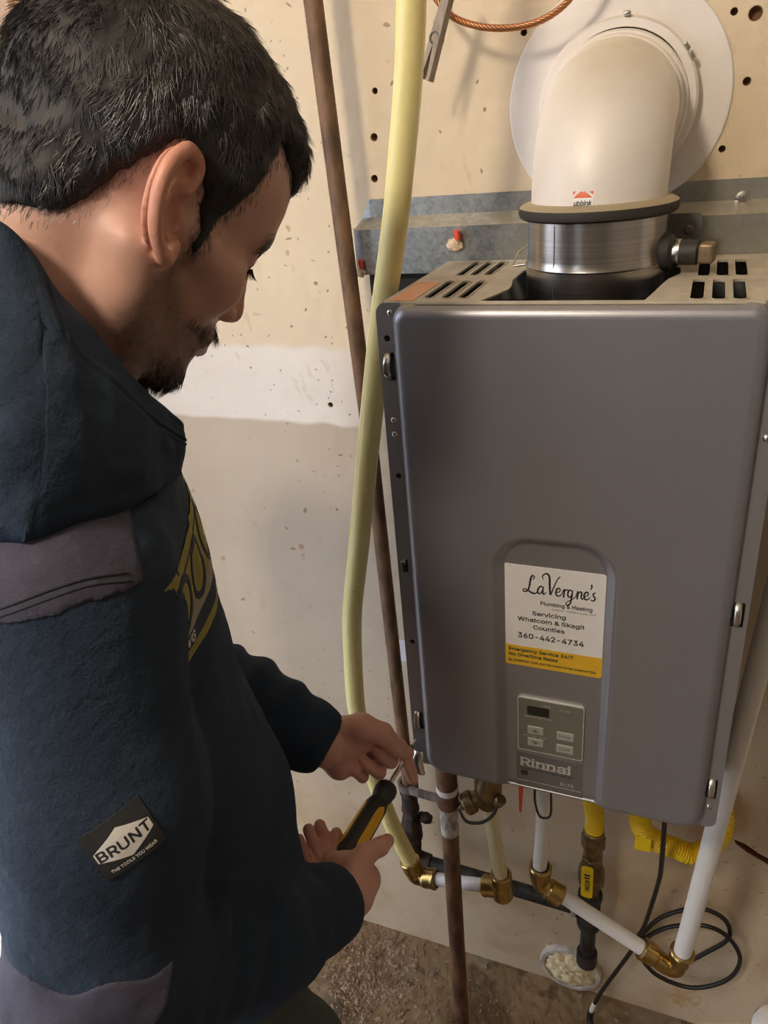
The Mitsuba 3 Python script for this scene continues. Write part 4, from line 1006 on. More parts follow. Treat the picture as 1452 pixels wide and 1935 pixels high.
# ---- hands: joints in metres where the hands work on the lower left latch
LH = dict(wrist=[(-.266, -.374, .931), (-.248, -.368, .927)], palm=[(-.250, -.363, .926), (-.230, -.349, .925), (-.213, -.330, .912)],
          heel=[(-.252, -.374, .917), (-.240, -.374, .900), (-.230, -.362, .897)],
          thumb=[(-.238, -.363, .946), (-.213, -.357, .951), (-.191, -.349, .939), (-.178, -.340, .912), (-.1685, -.329, .895)],
          index=[(-.208, -.316, .900), (-.190, -.305, .878), (-.179, -.313, .866), (-.172, -.3195, .857), (-.167, -.325, .848)],
          middle=[(-.214, -.319, .900), (-.200, -.316, .882), (-.189, -.337, .884), (-.194, -.349, .904), (-.201, -.348, .911)],
          ring=[(-.227, -.323, .895), (-.212, -.325, .875), (-.200, -.351, .876), (-.207, -.364, .897), (-.216, -.362, .905)],
          pinky=[(-.238, -.332, .894), (-.226, -.339, .874), (-.217, -.364, .876), (-.221, -.375, .896), (-.229, -.373, .903)])
RH = dict(wrist=[(-.196, -.535, .868), (-.178, -.500, .850)], palm=[(-.180, -.492, .849), (-.190, -.475, .852), (-.210, -.470, .848)],
          back=[(-.176, -.494, .846), (-.172, -.474, .843), (-.190, -.460, .838)],
          thenar=[(-.174, -.488, .856), (-.177, -.478, .869), (-.171, -.468, .876)], thumb=[(-.177, -.478, .868), (-.169, -.466, .877), (-.158, -.453, .877), (-.1545, -.441, .8735)],
          pinky=[(-.214, -.474, .847), (-.235, -.480, .841), (-.245, -.473, .854), (-.253, -.467, .871)], ring=[(-.214, -.466, .845), (-.231, -.466, .844), (-.242, -.456, .855), (-.249, -.451, .870)],
          middle=[(-.212, -.458, .842), (-.228, -.451, .843), (-.237, -.440, .850), (-.243, -.436, .862)], index=[(-.207, -.452, .839), (-.219, -.442, .839), (-.224, -.433, .842), (-.226, -.430, .848)])
FR = dict(thumb=[.0150, .0140, .0118, .0104, .0082], index=[.0098, .0098, .0088, .0082, .0072], middle=[.0100, .0096, .0090, .0080, .0074], ring=[.0095, .0090, .0086, .0078, .0070], pinky=[.0085, .0078, .0074, .0068, .0062])
def hand_l(p):
    d = sd_chain(p, LH['wrist'] + LH['palm'][:1], [.025, .025, .025], .01)
    d = smin(d, sd_chain(p, LH['palm'], [.0235, .022, .017], .01), .010)
    d = smin(d, sd_chain(p, LH['heel'], [.019, .017, .013], .008), .010)
    d = smin(d, sd_chain(p, LH['thumb'], [.0160, .0160, .0130, .0108, .0078], .005), .008)
    for k in ('index', 'middle', 'ring', 'pinky'):
        d = smin(d, sd_chain(p, LH[k], FR[k], .0025), .0028)
    return d
def hand_r(p):
    d = sd_chain(p, RH['wrist'] + RH['palm'][:1], [.026, .0245, .0235], .01)
    d = smin(d, sd_chain(p, RH['palm'], [.0215, .0190, .0150], .01), .010)
    d = smin(d, sd_chain(p, RH['back'], [.0180, .0165, .0135], .008), .010)
    d = smin(d, sd_chain(p, RH['thenar'], [.0170, .0140, .0115], .006), .008)
    d = smin(d, sd_chain(p, RH['thumb'], [.0130, .0112, .0098, .0078], .004), .005)
    for k in ('pinky', 'ring', 'middle', 'index'):
        d = smin(d, sd_chain(p, RH[k], [FR[k][0]] + list(np.array(FR[k][2:]) * .95), .0025), .0026)
    return d

# ---- body under the clothes
KR, KL = np.array([-0.292, -0.532, 0.50]), np.array([-0.415, -0.500, 0.50])
AR, AL = np.array([-0.355, -0.610, 0.085]), np.array([-0.470, -0.560, 0.085])
def tz(z, zs, vs):
    return np.interp(z, zs, vs)
def torso(p, grow=0.0):
    z = p[:, 2]
    t = np.clip((1.43 - z) / 0.50, -0.1, 1.15)[:, None]
    c = NECK * (1 - t) + HIPC * t
    belly = np.interp(z, [.80, .88, 1.0, 1.15, 1.3, 1.42], [.040, .058, .060, .026, .012, .02])[:, None]
    q = p - c - BF * belly
    f, r = q @ BF, q @ BR
    a = np.interp(z, [.80, .92, 1.05, 1.2, 1.30, 1.37, 1.43], [.170, .172, .168, .182, .180, .150, .095]) + grow
    b = np.interp(z, [.80, .92, 1.05, 1.2, 1.30, 1.37, 1.43], [.136, .140, .130, .122, .112, .094, .070]) + grow
    k0 = np.sqrt((f / b) ** 2 + (r / a) ** 2)
    k1 = np.sqrt((f / b ** 2) ** 2 + (r / a ** 2) ** 2) + 1e-9
    d = k0 * (k0 - 1) / k1
    return np.where(k0 < 0.3, -np.minimum(a, b) * 0.6, d)
def inner_body(p):
    d = smax(torso(p, -.022), p[:, 2] - 1.42, .03)
    d = smax(d, .84 - p[:, 2], .03)
    d = smin(d, sd_chain(p, [SL, NECK + [0, 0, -.04], SR], [.048, .055, .048]), .03)
    d = smin(d, sd_chain(p, [SR, ER, WR, np.array(RH['wrist'][1])], [.046, .036, .026, .0245]), .012)
    d = smin(d, sd_chain(p, [SL, EL, WL, np.array(LH['wrist'][1])], [.046, .036, .026, .0245]), .012)
    for h, k, a in ((HR, KR, AR), (HL, KL, AL)):
        d = smin(d, sd_chain(p, [h + BF * .03 + [0, 0, -.05], k, a], [.050, .046, .034]), .02)
    return d

# ---- hoodie
def folds(p, n=1.0):
    a = meshkit.fbm(p * [9, 9, 7], 2, seed=11) - 0.5
    b = meshkit.fbm(p * [26, 26, 16] + 3, 3, seed=12) - 0.5
    return n * (0.016 * a + 0.0085 * b)
def axis_t(p, a, b):
    ab = b - a
    return ((p - a) @ ab) / (ab @ ab)
def sleeve(p, S, E, Wr, r, lift):
    """upper arm, elbow, forearm and cuff; cloth rolls gather at the elbow and above the cuff"""
    d = sd_chain(p, [S, S * .5 + E * .5 + lift, E], [r[0], r[1], r[2]], .03)
    fd = (Wr - E) / np.linalg.norm(Wr - E)
    d = smin(d, sd_chain(p, [E, E * .45 + Wr * .55 + [0, 0, -.008], Wr - fd * .02], [r[2], r[3], r[4]], .03), .03)
    tf = axis_t(p, E, Wr)
    ph = p @ np.array([31., 23., -17.]) 
    d = d - 0.0035 * np.sin(tf * 38 + 1.7 * np.sin(ph * .8)) * np.clip(1.2 - np.abs(tf - .45) * 2.2, 0, 1)
    tu = axis_t(p, S, E)
    d = d - 0.003 * np.sin(tu * 30 + 1.5 * np.sin(ph)) * np.clip(1 - np.abs(tu - .95) * 4, 0, 1)
    # ribbed cuff: a straight end
    d = smax(d, (p - Wr) @ fd - .006, .006)
    return d
def front_field(p):
    d = smin(torso(p), sd_chain(p, [SL + [0, 0, -.008], NECK + [0, 0, -.045], SR + [0, 0, -.008]], [.066, .075, .066]), .05)
    return d - folds(p)
def hoodie_field(p):
    d = torso(p)
    d = smin(d, sd_chain(p, [SL + [0, 0, -.008], NECK + [0, 0, -.045], SR + [0, 0, -.008]], [.066, .075, .066]), .05)
    d = smax(d, p[:, 2] - 1.425 + .25 * np.abs((p - NECK) @ BR), .02)
    d = smax(d, .875 - p[:, 2] + .012 * np.sin(p @ np.array([30., 10, 0])), .012)
    d = d - folds(p)
    dr = sleeve(p, SR, ER, WR, (.068, .069, .069, .056, .043), np.array([.012, -.004, 0])) - folds(p + 5, .8)
    dl = sleeve(p, SL, EL, WL, (.070, .064, .060, .053, .043), np.array([0, 0, 0.0])) - folds(p + 9, .8)
    d = smin(d, dr, .008)
    return smin(d, dl, .022)

# ---- hood lying round the neck
def to_body(w):
    q = np.asarray(w, float) - NECK
    return np.stack([q @ BF, q @ BR, q[..., 2]], -1)
def from_body(b):
    b = np.asarray(b, float)
    return NECK + b[..., :1] * BF + b[..., 1:2] * BR + b[..., 2:3] * np.array([0, 0, 1.0])
Ur = [(-.268, -.620, 1.552), (-.253, -.617, 1.534), (-.241, -.617, 1.512), (-.227, -.613, 1.492), (-.216, -.606, 1.467), (-.212, -.593, 1.444), (-.214, -.574, 1.425), (-.219, -.557, 1.407)]
Lr = [(-.231, -.714, 1.406), (-.212, -.704, 1.406), (-.202, -.682, 1.404), (-.198, -.660, 1.398), (-.200, -.636, 1.392), (-.206, -.612, 1.386), (-.216, -.590, 1.379), (-.226, -.566, 1.374)]
ub, lb = to_body(np.array(Ur)), to_body(np.array(Lr))
def half(b, back, front):
    pts = np.vstack([back, b, front])
    mir = pts[1:-1][::-1] * [1, -1, 1]
    mir[:, 1] *= .82
    mir[:, 0] = np.where(mir[:, 0] > .0, mir[:, 0] * .42, mir[:, 0])
    return np.vstack([pts, mir])
UB = half(ub, np.array([[-.012, 0, .150], [.012, .046, .146]]), np.array([[.100, .020, -.026], [.070, -.025, -.034]]))
LB = half(lb, np.array([[-.150, 0, -.010], [-.085, .115, -.008]]), np.array([[.095, .022, -.056], [.066, -.022, -.060]]))
UB, LB = np.vstack([UB[:1], UB[1:]]), np.vstack([LB[:1], LB[1:]])
def closed(P, n):
    q = np.vstack([P[-2:], P, P[:2]])
    s = spline(q, n)
    return s[n * 2:-(n * 2) + (n - 1) - (n - 1)][:len(P) * n]
def hood_mesh():
    n = 12
    U, L = closed(UB, n), closed(LB, n)
    N = len(U)
    ctr = np.array([.055, 0, 0])
    rows = []
    th = 0.0065
    out = (U + L) / 2 - ctr
    out[:, 2] = 0
    out /= np.linalg.norm(out, axis=1, keepdims=True)
    up = U - L
    H = np.linalg.norm(up, axis=1, keepdims=True)
    up = up / H
    nrm = np.cross(np.gradient(U, axis=0), up)
    nrm *= np.sign((nrm * out).sum(1, keepdims=True))
    nrm /= np.linalg.norm(nrm, axis=1, keepdims=True)
    # inside of the neck opening, rim, outside down to the fold, and tucked under
    ins = -out * .016
    prof = [U + ins * 1.2 - [0, 0, .075], U + ins * 1.15 - [0, 0, .05], U + ins - [0, 0, .025], U + ins - up * .008, U - up * .001 - out * .011, U + up * .003 - out * .005, U + up * .0005 + nrm * .001]
    ss = np.linspace(0.03, 1.0, 46)
    for s in ss:
        bulge = .026 * np.sin(np.pi * min(s, 1.0) ** 1.25) ** 0.9 * np.clip(1.15 - np.clip(U[:, :1] - .045, 0, 1) / .055, .12, 1)
        prof.append(U * (1 - s) + L * s + nrm * bulge)
    prof += [L - up * .006 - nrm * .006, L - up * .006 - nrm * .02, L - nrm * .05]
    R = np.stack(prof)                         # rows x ring x 3
    k = R.shape[0]
    V = from_body(R.reshape(-1, 3)).reshape(k, N, 3)
    NR = (nrm[:, :1] * BF + nrm[:, 1:2] * BR + nrm[:, 2:3] * np.array([0, 0, 1.0]))
    s_all = np.concatenate([np.zeros(7) - .1, ss, np.full(3, 1.05)])[:, None]
    # the stitched hem line and soft dents
    amp = np.clip((s_all + .1) / .2, 0, 1)
    g = -0.0028 * np.exp(-((s_all - .30) / .012) ** 2) + 0.0012 * np.exp(-((s_all - .265) / .02) ** 2) + 0.0012 * np.exp(-((s_all - .335) / .02) ** 2)
    ring = np.arange(N)[None] / N * N / n
    back_seam = -0.003 * np.exp(-((ring - 3.9 + 2.6 * s_all) / .045) ** 2) * (s_all > .30) - 0.003 * np.exp(-((ring - 3.6) / .045) ** 2) * (s_all < .30) * (s_all > 0)
    dis = meshkit.fbm(V * [22, 22, 22], 3, seed=4) - .5
    dis2 = meshkit.fbm(V * [60, 60, 60], 2, seed=6) - .5
    V = V + NR[None] * ((0.012 * dis + 0.003 * dis2) * amp + g + back_seam)[..., None]
    i, j = np.meshgrid(np.arange(k - 1), np.arange(N), indexing='ij')
    j2 = (j + 1) % N
    q = np.stack([i * N + j, i * N + j2, (i + 1) * N + j2, (i + 1) * N + j], -1).reshape(-1, 4)
    m = trimesh.Trimesh(V.reshape(-1, 3), np.vstack([q[:, [0, 1, 2]], q[:, [0, 2, 3]]]), process=False)
    m = taubin(m, 3)
    V = np.array(m.vertices).reshape(k, N, 3)
    mid = V[20].mean(0)
    c = V[20, N // 4] - mid
    f0 = np.argmin(np.linalg.norm(m.triangles_center - V[20, N // 4], axis=1))
    if m.face_normals[f0] @ c < 0:
        m.invert()
    return m

# ---- trousers and shoes
def trouser_field(p):
    d = smax(torso(p, -.006), p[:, 2] - .93, .02)
    d = smax(d, .80 - p[:, 2], .05)
    for h, k, a in ((HR, KR, AR), (HL, KL, AL)):
        d = smin(d, sd_chain(p, [h + BF * .028 + [0, 0, -.05], h * .5 + k * .5 + BF * .008, k, k * .5 + a * .5, a + [0, 0, -.01]], [.098, .092, .078, .070, .066], .03), .03)
    d = smax(d, .045 - p[:, 2], .01)
    return d - folds(p, 1.0)
def shoe_mesh(a):
    f = np.array([math.sin(BAZ - .05), math.cos(BAZ - .05), 0])
    fn = lambda p: smax(smin(sd_chain(p, [a + [0, 0, -.035] - f * .035, a + [0, 0, -.04] + f * .05, a + [0, 0, -.055] + f * .15], [.042, .043, .038], .03), sd_cone(p, a + [0, 0, -.03], a + [0, 0, .05], .045, .050), .03), .001 - p[:, 2], .006)
    return surface(fn, a - [.2, .2, .095], a + [.25, .3, .13], 0.006)

# ---- meshes of the figure
head_mesh = surface(skin_head, HC - [.2, .2, .24], HC + 0.19, 0.0018)
hair_mesh = surface(hair_field, HC - 0.15, HC + 0.17, 0.0020)
hl_mesh = surface(hand_l, (-.31, -.43, .82), (-.12, -.27, 1.0), 0.0016)
hr_mesh = surface(hand_r, (-.29, -.58, .79), (-.12, -.38, .92), 0.0016)
inner_mesh = surface(inner_body, (-.75, -.95, .02), (0.05, -.1, 1.5), 0.010, 6)
hoodie_mesh = surface(hoodie_field, (-.68, -.95, .82), (0.0, -.2, 1.5), 0.0045)
hood = hood_mesh()
trouser_mesh = surface(trouser_field, (-.70, -.95, .02), (-.05, -.25, .97), 0.008, 8)
person = thing('person', 'dark-haired bearded person in a navy hooded sweatshirt looking down and working with both hands', 'person')

def weld(ms):
    """one continuous skin: head, trunk, limbs and hands united into a single surface"""
    try:
        man = [Manifold(manifold3d.Mesh(np.asarray(m.vertices, np.float32), np.asarray(m.faces, np.uint32))) for m in ms]
        if all(str(q.status()).endswith('NoError') for q in man):
            out = man[0]
            for q in man[1:]:
                out = out + q
            return tm(out)
    except Exception:
        pass
    return join(*ms)
body_mesh = weld([taubin(head_mesh, 3), inner_mesh, taubin(hl_mesh, 6), taubin(hr_mesh, 6)])

def sm(a, b, x):
    t = np.clip((x - a) / (b - a), 0, 1)
    return t * t * (3 - 2 * t)
def lerp(a, b, t):
    return a * (1 - t[:, None]) + np.asarray(b) * t[:, None]
beard_poly = sg.Polygon([(.020, -.018), (.031, -.012), (.036, -.030), (.055, -.046), (.080, -.044), (.100, -.040), (.125, -.044), (.125, -.130), (.030, -.130), (-.002, -.075), (.006, -.040)])
def beard_amount(q):
    s = _poly_sd(beard_poly, q[:, 0], q[:, 2])
    a = sm(-.006, .012, s)
    chin = sm(.050, .085, q[:, 0]) * sm(-.060, -.078, q[:, 2])
    must = sm(.085, .10, q[:, 0]) * sm(-.037, -.043, q[:, 2]) * sm(-.058, -.052, q[:, 2])
    lips = sm(.084, .094, q[:, 0]) * sm(-.049, -.053, q[:, 2]) * sm(-.071, -.067, q[:, 2]) * sm(.027, .020, np.abs(q[:, 1]))
    return np.clip(a * (.88 + .08 * chin) + .45 * must, 0, .93) * (1 - .85 * lips), lips
def skin_colors(P):
    q = hl(P)
    c = np.tile(np.array([.465, .266, .212]), (len(P), 1))
    n = meshkit.fbm(P * 70, 3, seed=2)
    c = c * (.90 + .2 * n[:, None])
    near_head = np.linalg.norm(q, axis=1) < .20
    m = q.copy(); m[:, 1] = -np.abs(m[:, 1])
    e = np.full(len(P), 9.0)
    ih = near_head & (m[:, 1] < -.045)
    if ih.any():
        e[ih] = ear_field(m[ih])
    c = lerp(c, (.52, .235, .165), .8 * sm(.004, .0, e))
    nose = sm(.022, .008, np.linalg.norm((q - [.108, 0, -.026]) * [1, 1, 1], axis=1))
    c = lerp(c, (.46, .21, .155), .6 * nose)
    cheek = sm(.035, .01, np.linalg.norm((m - [.066, -.042, -.018]), axis=1))
    c = lerp(c, (.50, .25, .18), .4 * cheek)
    b, lips = beard_amount(q)
    b = np.where(near_head, b, 0) * sm(.004, .008, np.where(e < 9, e, 9.0)) 
    c = lerp(c, (.36, .15, .13), np.where(near_head, .8 * lips, 0))
    c = lerp(c, (.045, .031, .026), b * (.80 + .35 * (meshkit.fbm(P * 420, 2, seed=9) - .5)))
    # dark scalp below the hair, a mole and freckles on the neck
    s = _poly_sd(hair_poly, q[:, 0], q[:, 2])
    c = lerp(c, (.03, .024, .022), np.where(near_head & (e > .004), .9 * sm(-.004, .006, s), 0))
    for w, r, k in (((-.2105, -.6135, 1.5025), .0022, .8), ((-.2440, -.6, 1.53), .0016, .6), ((-.19, -.61, 1.48), .006, .3)):
        c = lerp(c, (.12, .055, .035), k * sm(r, r * .5, np.linalg.norm(P - np.array(w), axis=1)))
    t = np.linalg.norm(P - np.array([-.160, -.470, .839]), axis=1)      # faded tattoo on the back of the wrist
    c = lerp(c, (.10, .115, .085), .85 * sm(.020, .011, t + .006 * (meshkit.noise(P * 160) - .5)))
    c = lerp(c, (.52, .280, .230), .75 * sm(1.02, .98, P[:, 2]))
    # redder finger tips and knuckles
    for H in (LH, RH):
        for k in ('thumb', 'index', 'middle', 'ring', 'pinky'):
            c = lerp(c, (.50, .225, .165), .55 * sm(.016, .004, np.linalg.norm(P - np.array(H[k][-1]), axis=1)))
    return np.clip(c, 0, 1)
bump_skin = proc(lambda p, n, uv: fbm(p.x * 700, p.y * 700, p.z * 700, 2))
mat('skin', {'type': 'mesh_attribute', 'name': 'vertex_color'}, 0.48, spec=0.42, bump=bump_skin, bump_scale=0.00025)
add('body', body_mesh, 'skin', person, smooth=True, color=skin_colors(np.array(body_mesh.vertices)))

mat('dark_hair', proc(lambda p, n, uv: mix((0.007, 0.0068, 0.0075), (0.020, 0.018, 0.019), fbm(p.x * 240, p.y * 240, p.z * 90, 3))), 0.6, spec=0.3)
mat('hair_strand', proc(lambda p, n, uv: mix((0.008, 0.0075, 0.008), (0.036, 0.032, 0.032), noise(p.x * 900, p.y * 900, p.z * 900))), 0.42, spec=0.6)
hair_k = add('hair', hair_mesh, 'dark_hair', person, smooth=True, label='short dark hair')

def strands(roots, dirs, lens, r0, lift, nrm, seg=4, seed=1, curl=0.25):
    g = np.random.default_rng(seed)
    n = len(roots)
    P = [roots]
    d = dirs / np.linalg.norm(dirs, axis=1, keepdims=True)
    side = np.cross(d, nrm)
    bend = g.normal(0, curl, (n, 1))
    for i in range(1, seg):
        t = i / (seg - 1)
        step = d + nrm * (lift * (1 - 1.3 * t)) + side * bend * t
        P.append(P[-1] + step / np.linalg.norm(step, axis=1, keepdims=True) * (lens / (seg - 1))[:, None])
    P = np.stack(P, 1)
    a = np.cross(d, nrm); a /= np.linalg.norm(a, axis=1, keepdims=True)
    b = np.cross(a, d)
    V = []
    for i in range(seg):
        r = r0 * (1 - .85 * i / (seg - 1)) * (0.75 + .5 * g.random((n, 1)))
        for k in range(3):
            th = k * 2 * np.pi / 3
            V.append(P[:, i] + r * (math.cos(th) * a + math.sin(th) * b))
    V = np.stack(V, 1)
    F = []
    for i in range(seg - 1):
        for k in range(3):
            k2 = (k + 1) % 3
            F += [(i * 3 + k, i * 3 + k2, (i + 1) * 3 + k2), (i * 3 + k, (i + 1) * 3 + k2, (i + 1) * 3 + k)]
    F = np.array(F)
    faces = (np.arange(n)[:, None, None] * (seg * 3) + F[None]).reshape(-1, 3)
    return trimesh.Trimesh(V.reshape(-1, 3), faces, process=False)

def scatter(mesh, n, keep, seed):
    g = np.random.default_rng(seed)
    A = mesh.area_faces
    f = g.choice(len(A), n, p=A / A.sum())
    u, v = g.random((2, n))
    u, v = np.where(u + v > 1, 1 - u, u), np.where(u + v > 1, 1 - v, v)
    T_ = mesh.triangles[f]
    P = T_[:, 0] * (1 - u - v)[:, None] + T_[:, 1] * u[:, None] + T_[:, 2] * v[:, None]
    N = mesh.face_normals[f]
    k = keep(P)
    return P[k], N[k]
# hair: from the crown forwards and down, tufted
P, N = scatter(hair_mesh, 60000, lambda p: hair_depth(hl(p))[1] > .001, 5)
q = hl(P)
crown = np.array([-.045, 0, .118])
flow = (q - crown) * [1.0, .7, 1.0] + [.012, 0, -.020]
wave = np.stack([meshkit.noise(q * 55, seed=k) - .5 for k in (21, 22, 23)], 1) * .055
tuft = np.stack([meshkit.noise(q * 150, seed=k) - .5 for k in (24, 25, 26)], 1) * .05
flow = (flow / (np.linalg.norm(flow, axis=1, keepdims=True) + 1e-9)) * .05 + wave + tuft
D = flow @ HM
D = D - N * (D * N).sum(1, keepdims=True)
edge = np.clip(hair_depth(q)[1] / .022, .55, 1)
ln = edge * np.random.default_rng(3).uniform(.009, .019, len(P))
add('strands', strands(P - N * .0015, D, ln, .00030, .42, N, 5, 7, .35), 'hair_strand', hair_k, smooth=False, kind='stuff')
# thin fade of short hairs below the hairline and down the nape
P, N = scatter(head_mesh, 90000, lambda p: (lambda q, s: (s > -.010) & (s < .006) & (np.random.default_rng(4).random(len(p)) < sm(-.010, .004, s) * .8) & (np.abs(q[:, 1]) < .12) & ~((q[:, 0] < .022) & (q[:, 0] > -.030) & (q[:, 2] < .044) & (q[:, 2] > -.04) & (np.abs(q[:, 1]) > .0755)))(hl(p), _poly_sd(hair_poly, hl(p)[:, 0], hl(p)[:, 2])), 6)
D = ((hl(P) - crown) + [.0, 0, -.05]) @ HM
D = D - N * (D * N).sum(1, keepdims=True)
add('short_strands', strands(P, D, np.random.default_rng(8).uniform(.003, .008, len(P)), .00018, .25, N, 3, 9), 'hair_strand', hair_k, smooth=False, kind='stuff')
# beard and moustache
def bkeep(p):
    q = hl(p)
    b, lips = beard_amount(q)
    return (np.random.default_rng(10).random(len(p)) < np.clip(b - .25, 0, 1) ** 1.2 * 1.3) & (lips < .3) & (np.linalg.norm(q, axis=1) < .17)
P, N = scatter(head_mesh, 110000, bkeep, 11)
q = hl(P)
D = (np.array([.30, 0, -1.0]) + np.stack([meshkit.noise(q * 120, seed=k) - .5 for k in (31, 32, 33)], 1) * 1.3) @ HM
D = D - .6 * N * (D * N).sum(1, keepdims=True)
chin = sm(.045, .085, q[:, 0]) * (np.clip(sm(-.072, -.090, q[:, 2]) + sm(-.036, -.042, q[:, 2]) * sm(-.058, -.05, q[:, 2]), 0, 1))
ln = (.0022 + .0075 * chin) * np.random.default_rng(12).uniform(.6, 1.2, len(P))
add('beard', strands(P - N * .0004, D, ln, .00021, .45, N, 4, 13), 'hair_strand', person, smooth=False, kind='stuff', label='short dark beard and moustache')
# eyebrows and lashes
g = np.random.default_rng(14)
def brow_pts(side, n):
    t = g.random(n)
    c = spline([(.098, side * .010, .024), (.0965, side * .022, .029), (.090, side * .035, .0305), (.077, side * .048, .026)], 20)
    i = (t * (len(c) - 1)).astype(int)
    return c[i] + g.normal(0, 1, (n, 3)) * [0.0008, .001, .0031], t
for s in (-1, 1):
    b0, t = brow_pts(s, 1500)
    p0 = hw(b0)
    for _ in range(12):
        e_ = np.stack([skin_head(p0 + np.eye(3)[k] * .001) - skin_head(p0 - np.eye(3)[k] * .001) for k in range(3)], 1)
        e_ /= np.linalg.norm(e_, axis=1, keepdims=True)
        p0 = p0 - e_ * skin_head(p0)[:, None]
    D = np.stack([-.35 - .6 * t, s * (1.0 - .3 * t), .55 - 1.0 * t], 1) @ HM
    add('eyebrow', strands(p0, D, g.uniform(.006, .010, len(p0)), .00027, .3, e_, 4, 15), 'hair_strand', person, smooth=False, kind='stuff', label='dark eyebrow')
    t = np.linspace(0, 1, 70)
    le = np.stack([.0900 - .0065 * t ** 2, s * (.022 + .024 * t), .0045 + .002 * np.sin(t * np.pi)], 1)
    D = np.stack([.9 + 0 * t, s * (-.2 + .8 * t), -.75 + 0 * t], 1) @ HM
    add('eyelashes', strands(hw(le), D, np.full(70, .0085), .00020, -.5, np.tile(HM[2], (70, 1)), 5, 16, .1), 'hair_strand', person, smooth=False, kind='stuff')

# ---- clothes
def cloth(a, b):
    return proc(lambda p, n, uv: mix(a, b, fbm(p.x * 40, p.y * 40, p.z * 40, 3)) * (0.82 + 0.36 * noise(p.x * 1500, p.y * 1500, p.z * 1500)))
bump_cloth = proc(lambda p, n, uv: noise(p.x * 1300, p.y * 1300, p.z * 1300) + 1.5 * fbm(p.x * 120, p.y * 120, p.z * 120, 2))
mat('navy_fleece', cloth((0.0155, 0.0245, 0.0420), (0.0210, 0.0325, 0.0535)), 0.9, spec=0.15, bump=bump_cloth, bump_scale=0.0009, sheen=0.35, sheen_tint=0.3)
mat('canvas_patch', cloth((0.038, 0.037, 0.058), (0.050, 0.048, 0.073)), 0.75, spec=0.2, bump=bump_cloth, bump_scale=0.0005)
mat('seam_thread', (0.008, 0.010, 0.014), 0.9)
mat('work_trousers', cloth((0.045, 0.058, 0.054), (0.062, 0.076, 0.071)), 0.85, spec=0.15, bump=bump_cloth, bump_scale=0.0008)
mat('boot_leather', (0.05, 0.03, 0.018), 0.5)
hoodie_mesh = taubin(hoodie_mesh, 4)
hoodie = add('sweatshirt', hoodie_mesh, 'navy_fleece', person, smooth=True, label='navy hooded sweatshirt')
add('hood', hood, 'navy_fleece', hoodie, smooth=True)

def onto(C, n, pts, off, field=None):
    field = field or hoodie_field
    """lays points onto the sweatshirt, coming in along -n"""
    P = np.asarray(pts, float) + n * .06
    for _ in range(70):
        P = P - n * np.clip(field(P)[:, None] * .6, -.01, .03)
    return P + n * np.asarray(off)[:, None]
def draped(poly, C, u, v, n, off, thick, step=0.004, field=None):
    """a thin cloth piece: polygon in (u, v) draped on the sweatshirt"""
    x0, y0, x1, y1 = poly.bounds
    cells = []
    for x in np.arange(x0, x1, step):
        for y in np.arange(y0, y1, step):
            c = poly.intersection(sg.box(x, y, x + step, y + step))
            for gg in getattr(c, 'geoms', [c]):
                if gg.geom_type == 'Polygon' and gg.area > 1e-10:
                    cells.append(gg)
    m = join(*[trimesh.creation.extrude_polygon(gg, thick, engine='earcut') for gg in cells])
    m.merge_vertices(digits_vertex=7)
    key = np.sort(m.faces, 1)
    _, idx, cnt = np.unique(key, axis=0, return_index=True, return_counts=True)
    m = trimesh.Trimesh(m.vertices, m.faces[idx[cnt == 1]], process=False)
    w = m.vertices
    m.vertices = onto(C, n, C + w[:, :1] * u + w[:, 1:2] * v, off + w[:, 2], field)
    return m
def draped_text(s, h, width, x, y, C, u, v, n, off, bold=True, field=None):
    t = text(s, h, .0002, bold, width)
    w = t.vertices + [x, y, 0]
    t.vertices = onto(C, n, C + w[:, :1] * u + w[:, 1:2] * v, off + w[:, 2], field)
    return t
def axes(n, u):
    n = np.asarray(n, float); n /= np.linalg.norm(n)
    u = np.asarray(u, float); u = u - n * (u @ n); u /= np.linalg.norm(u)
    return n, u, np.cross(n, u)

# yoke over the near shoulder and the elbow patch: second layers of cloth
def yoke_field(p):
    b = to_body(p)
    d = np.maximum(hoodie_field(p) - .0016, -(hoodie_field(p) + .004))
    d = smax(d, -(b[:, 2] + .056 + .03 * np.clip(.04 - b[:, 0], 0, .2) + .018 * np.clip(b[:, 0] - .045, 0, 1) / .03 * .3), .001)
    d = smax(d, b[:, 0] - .074 + .0 * b[:, 1], .001)
    return smax(d, .06 - b[:, 1], .002)
ym = surface(yoke_field, SR - [.16, .20, .12], SR + [.17, .2, .12], .0024)
yk = add('shoulder_yoke', ym, 'canvas_patch', hoodie, smooth=True, label='grey purple canvas shoulder yoke')
arm_d = (ER - SR) / np.linalg.norm(ER - SR)
def elbow_field(p):
    d = np.maximum(hoodie_field(p) - .0016, -(hoodie_field(p) + .004))
    t = (p - SR) @ arm_d
    w = .258 + .004 * np.sin(p @ np.array([90., 60., 0]))
    d = smax(d, w - t, .001)
    return smax(d, (p - ER) @ ((WR - ER) / np.linalg.norm(WR - ER)) + .020, .004)
em = surface(elbow_field, ER - [.13, .15, .13], ER + [.17, .2, .12], .0024)
add('elbow_patch', em, 'canvas_patch', hoodie, smooth=True, label='grey purple canvas elbow patch')
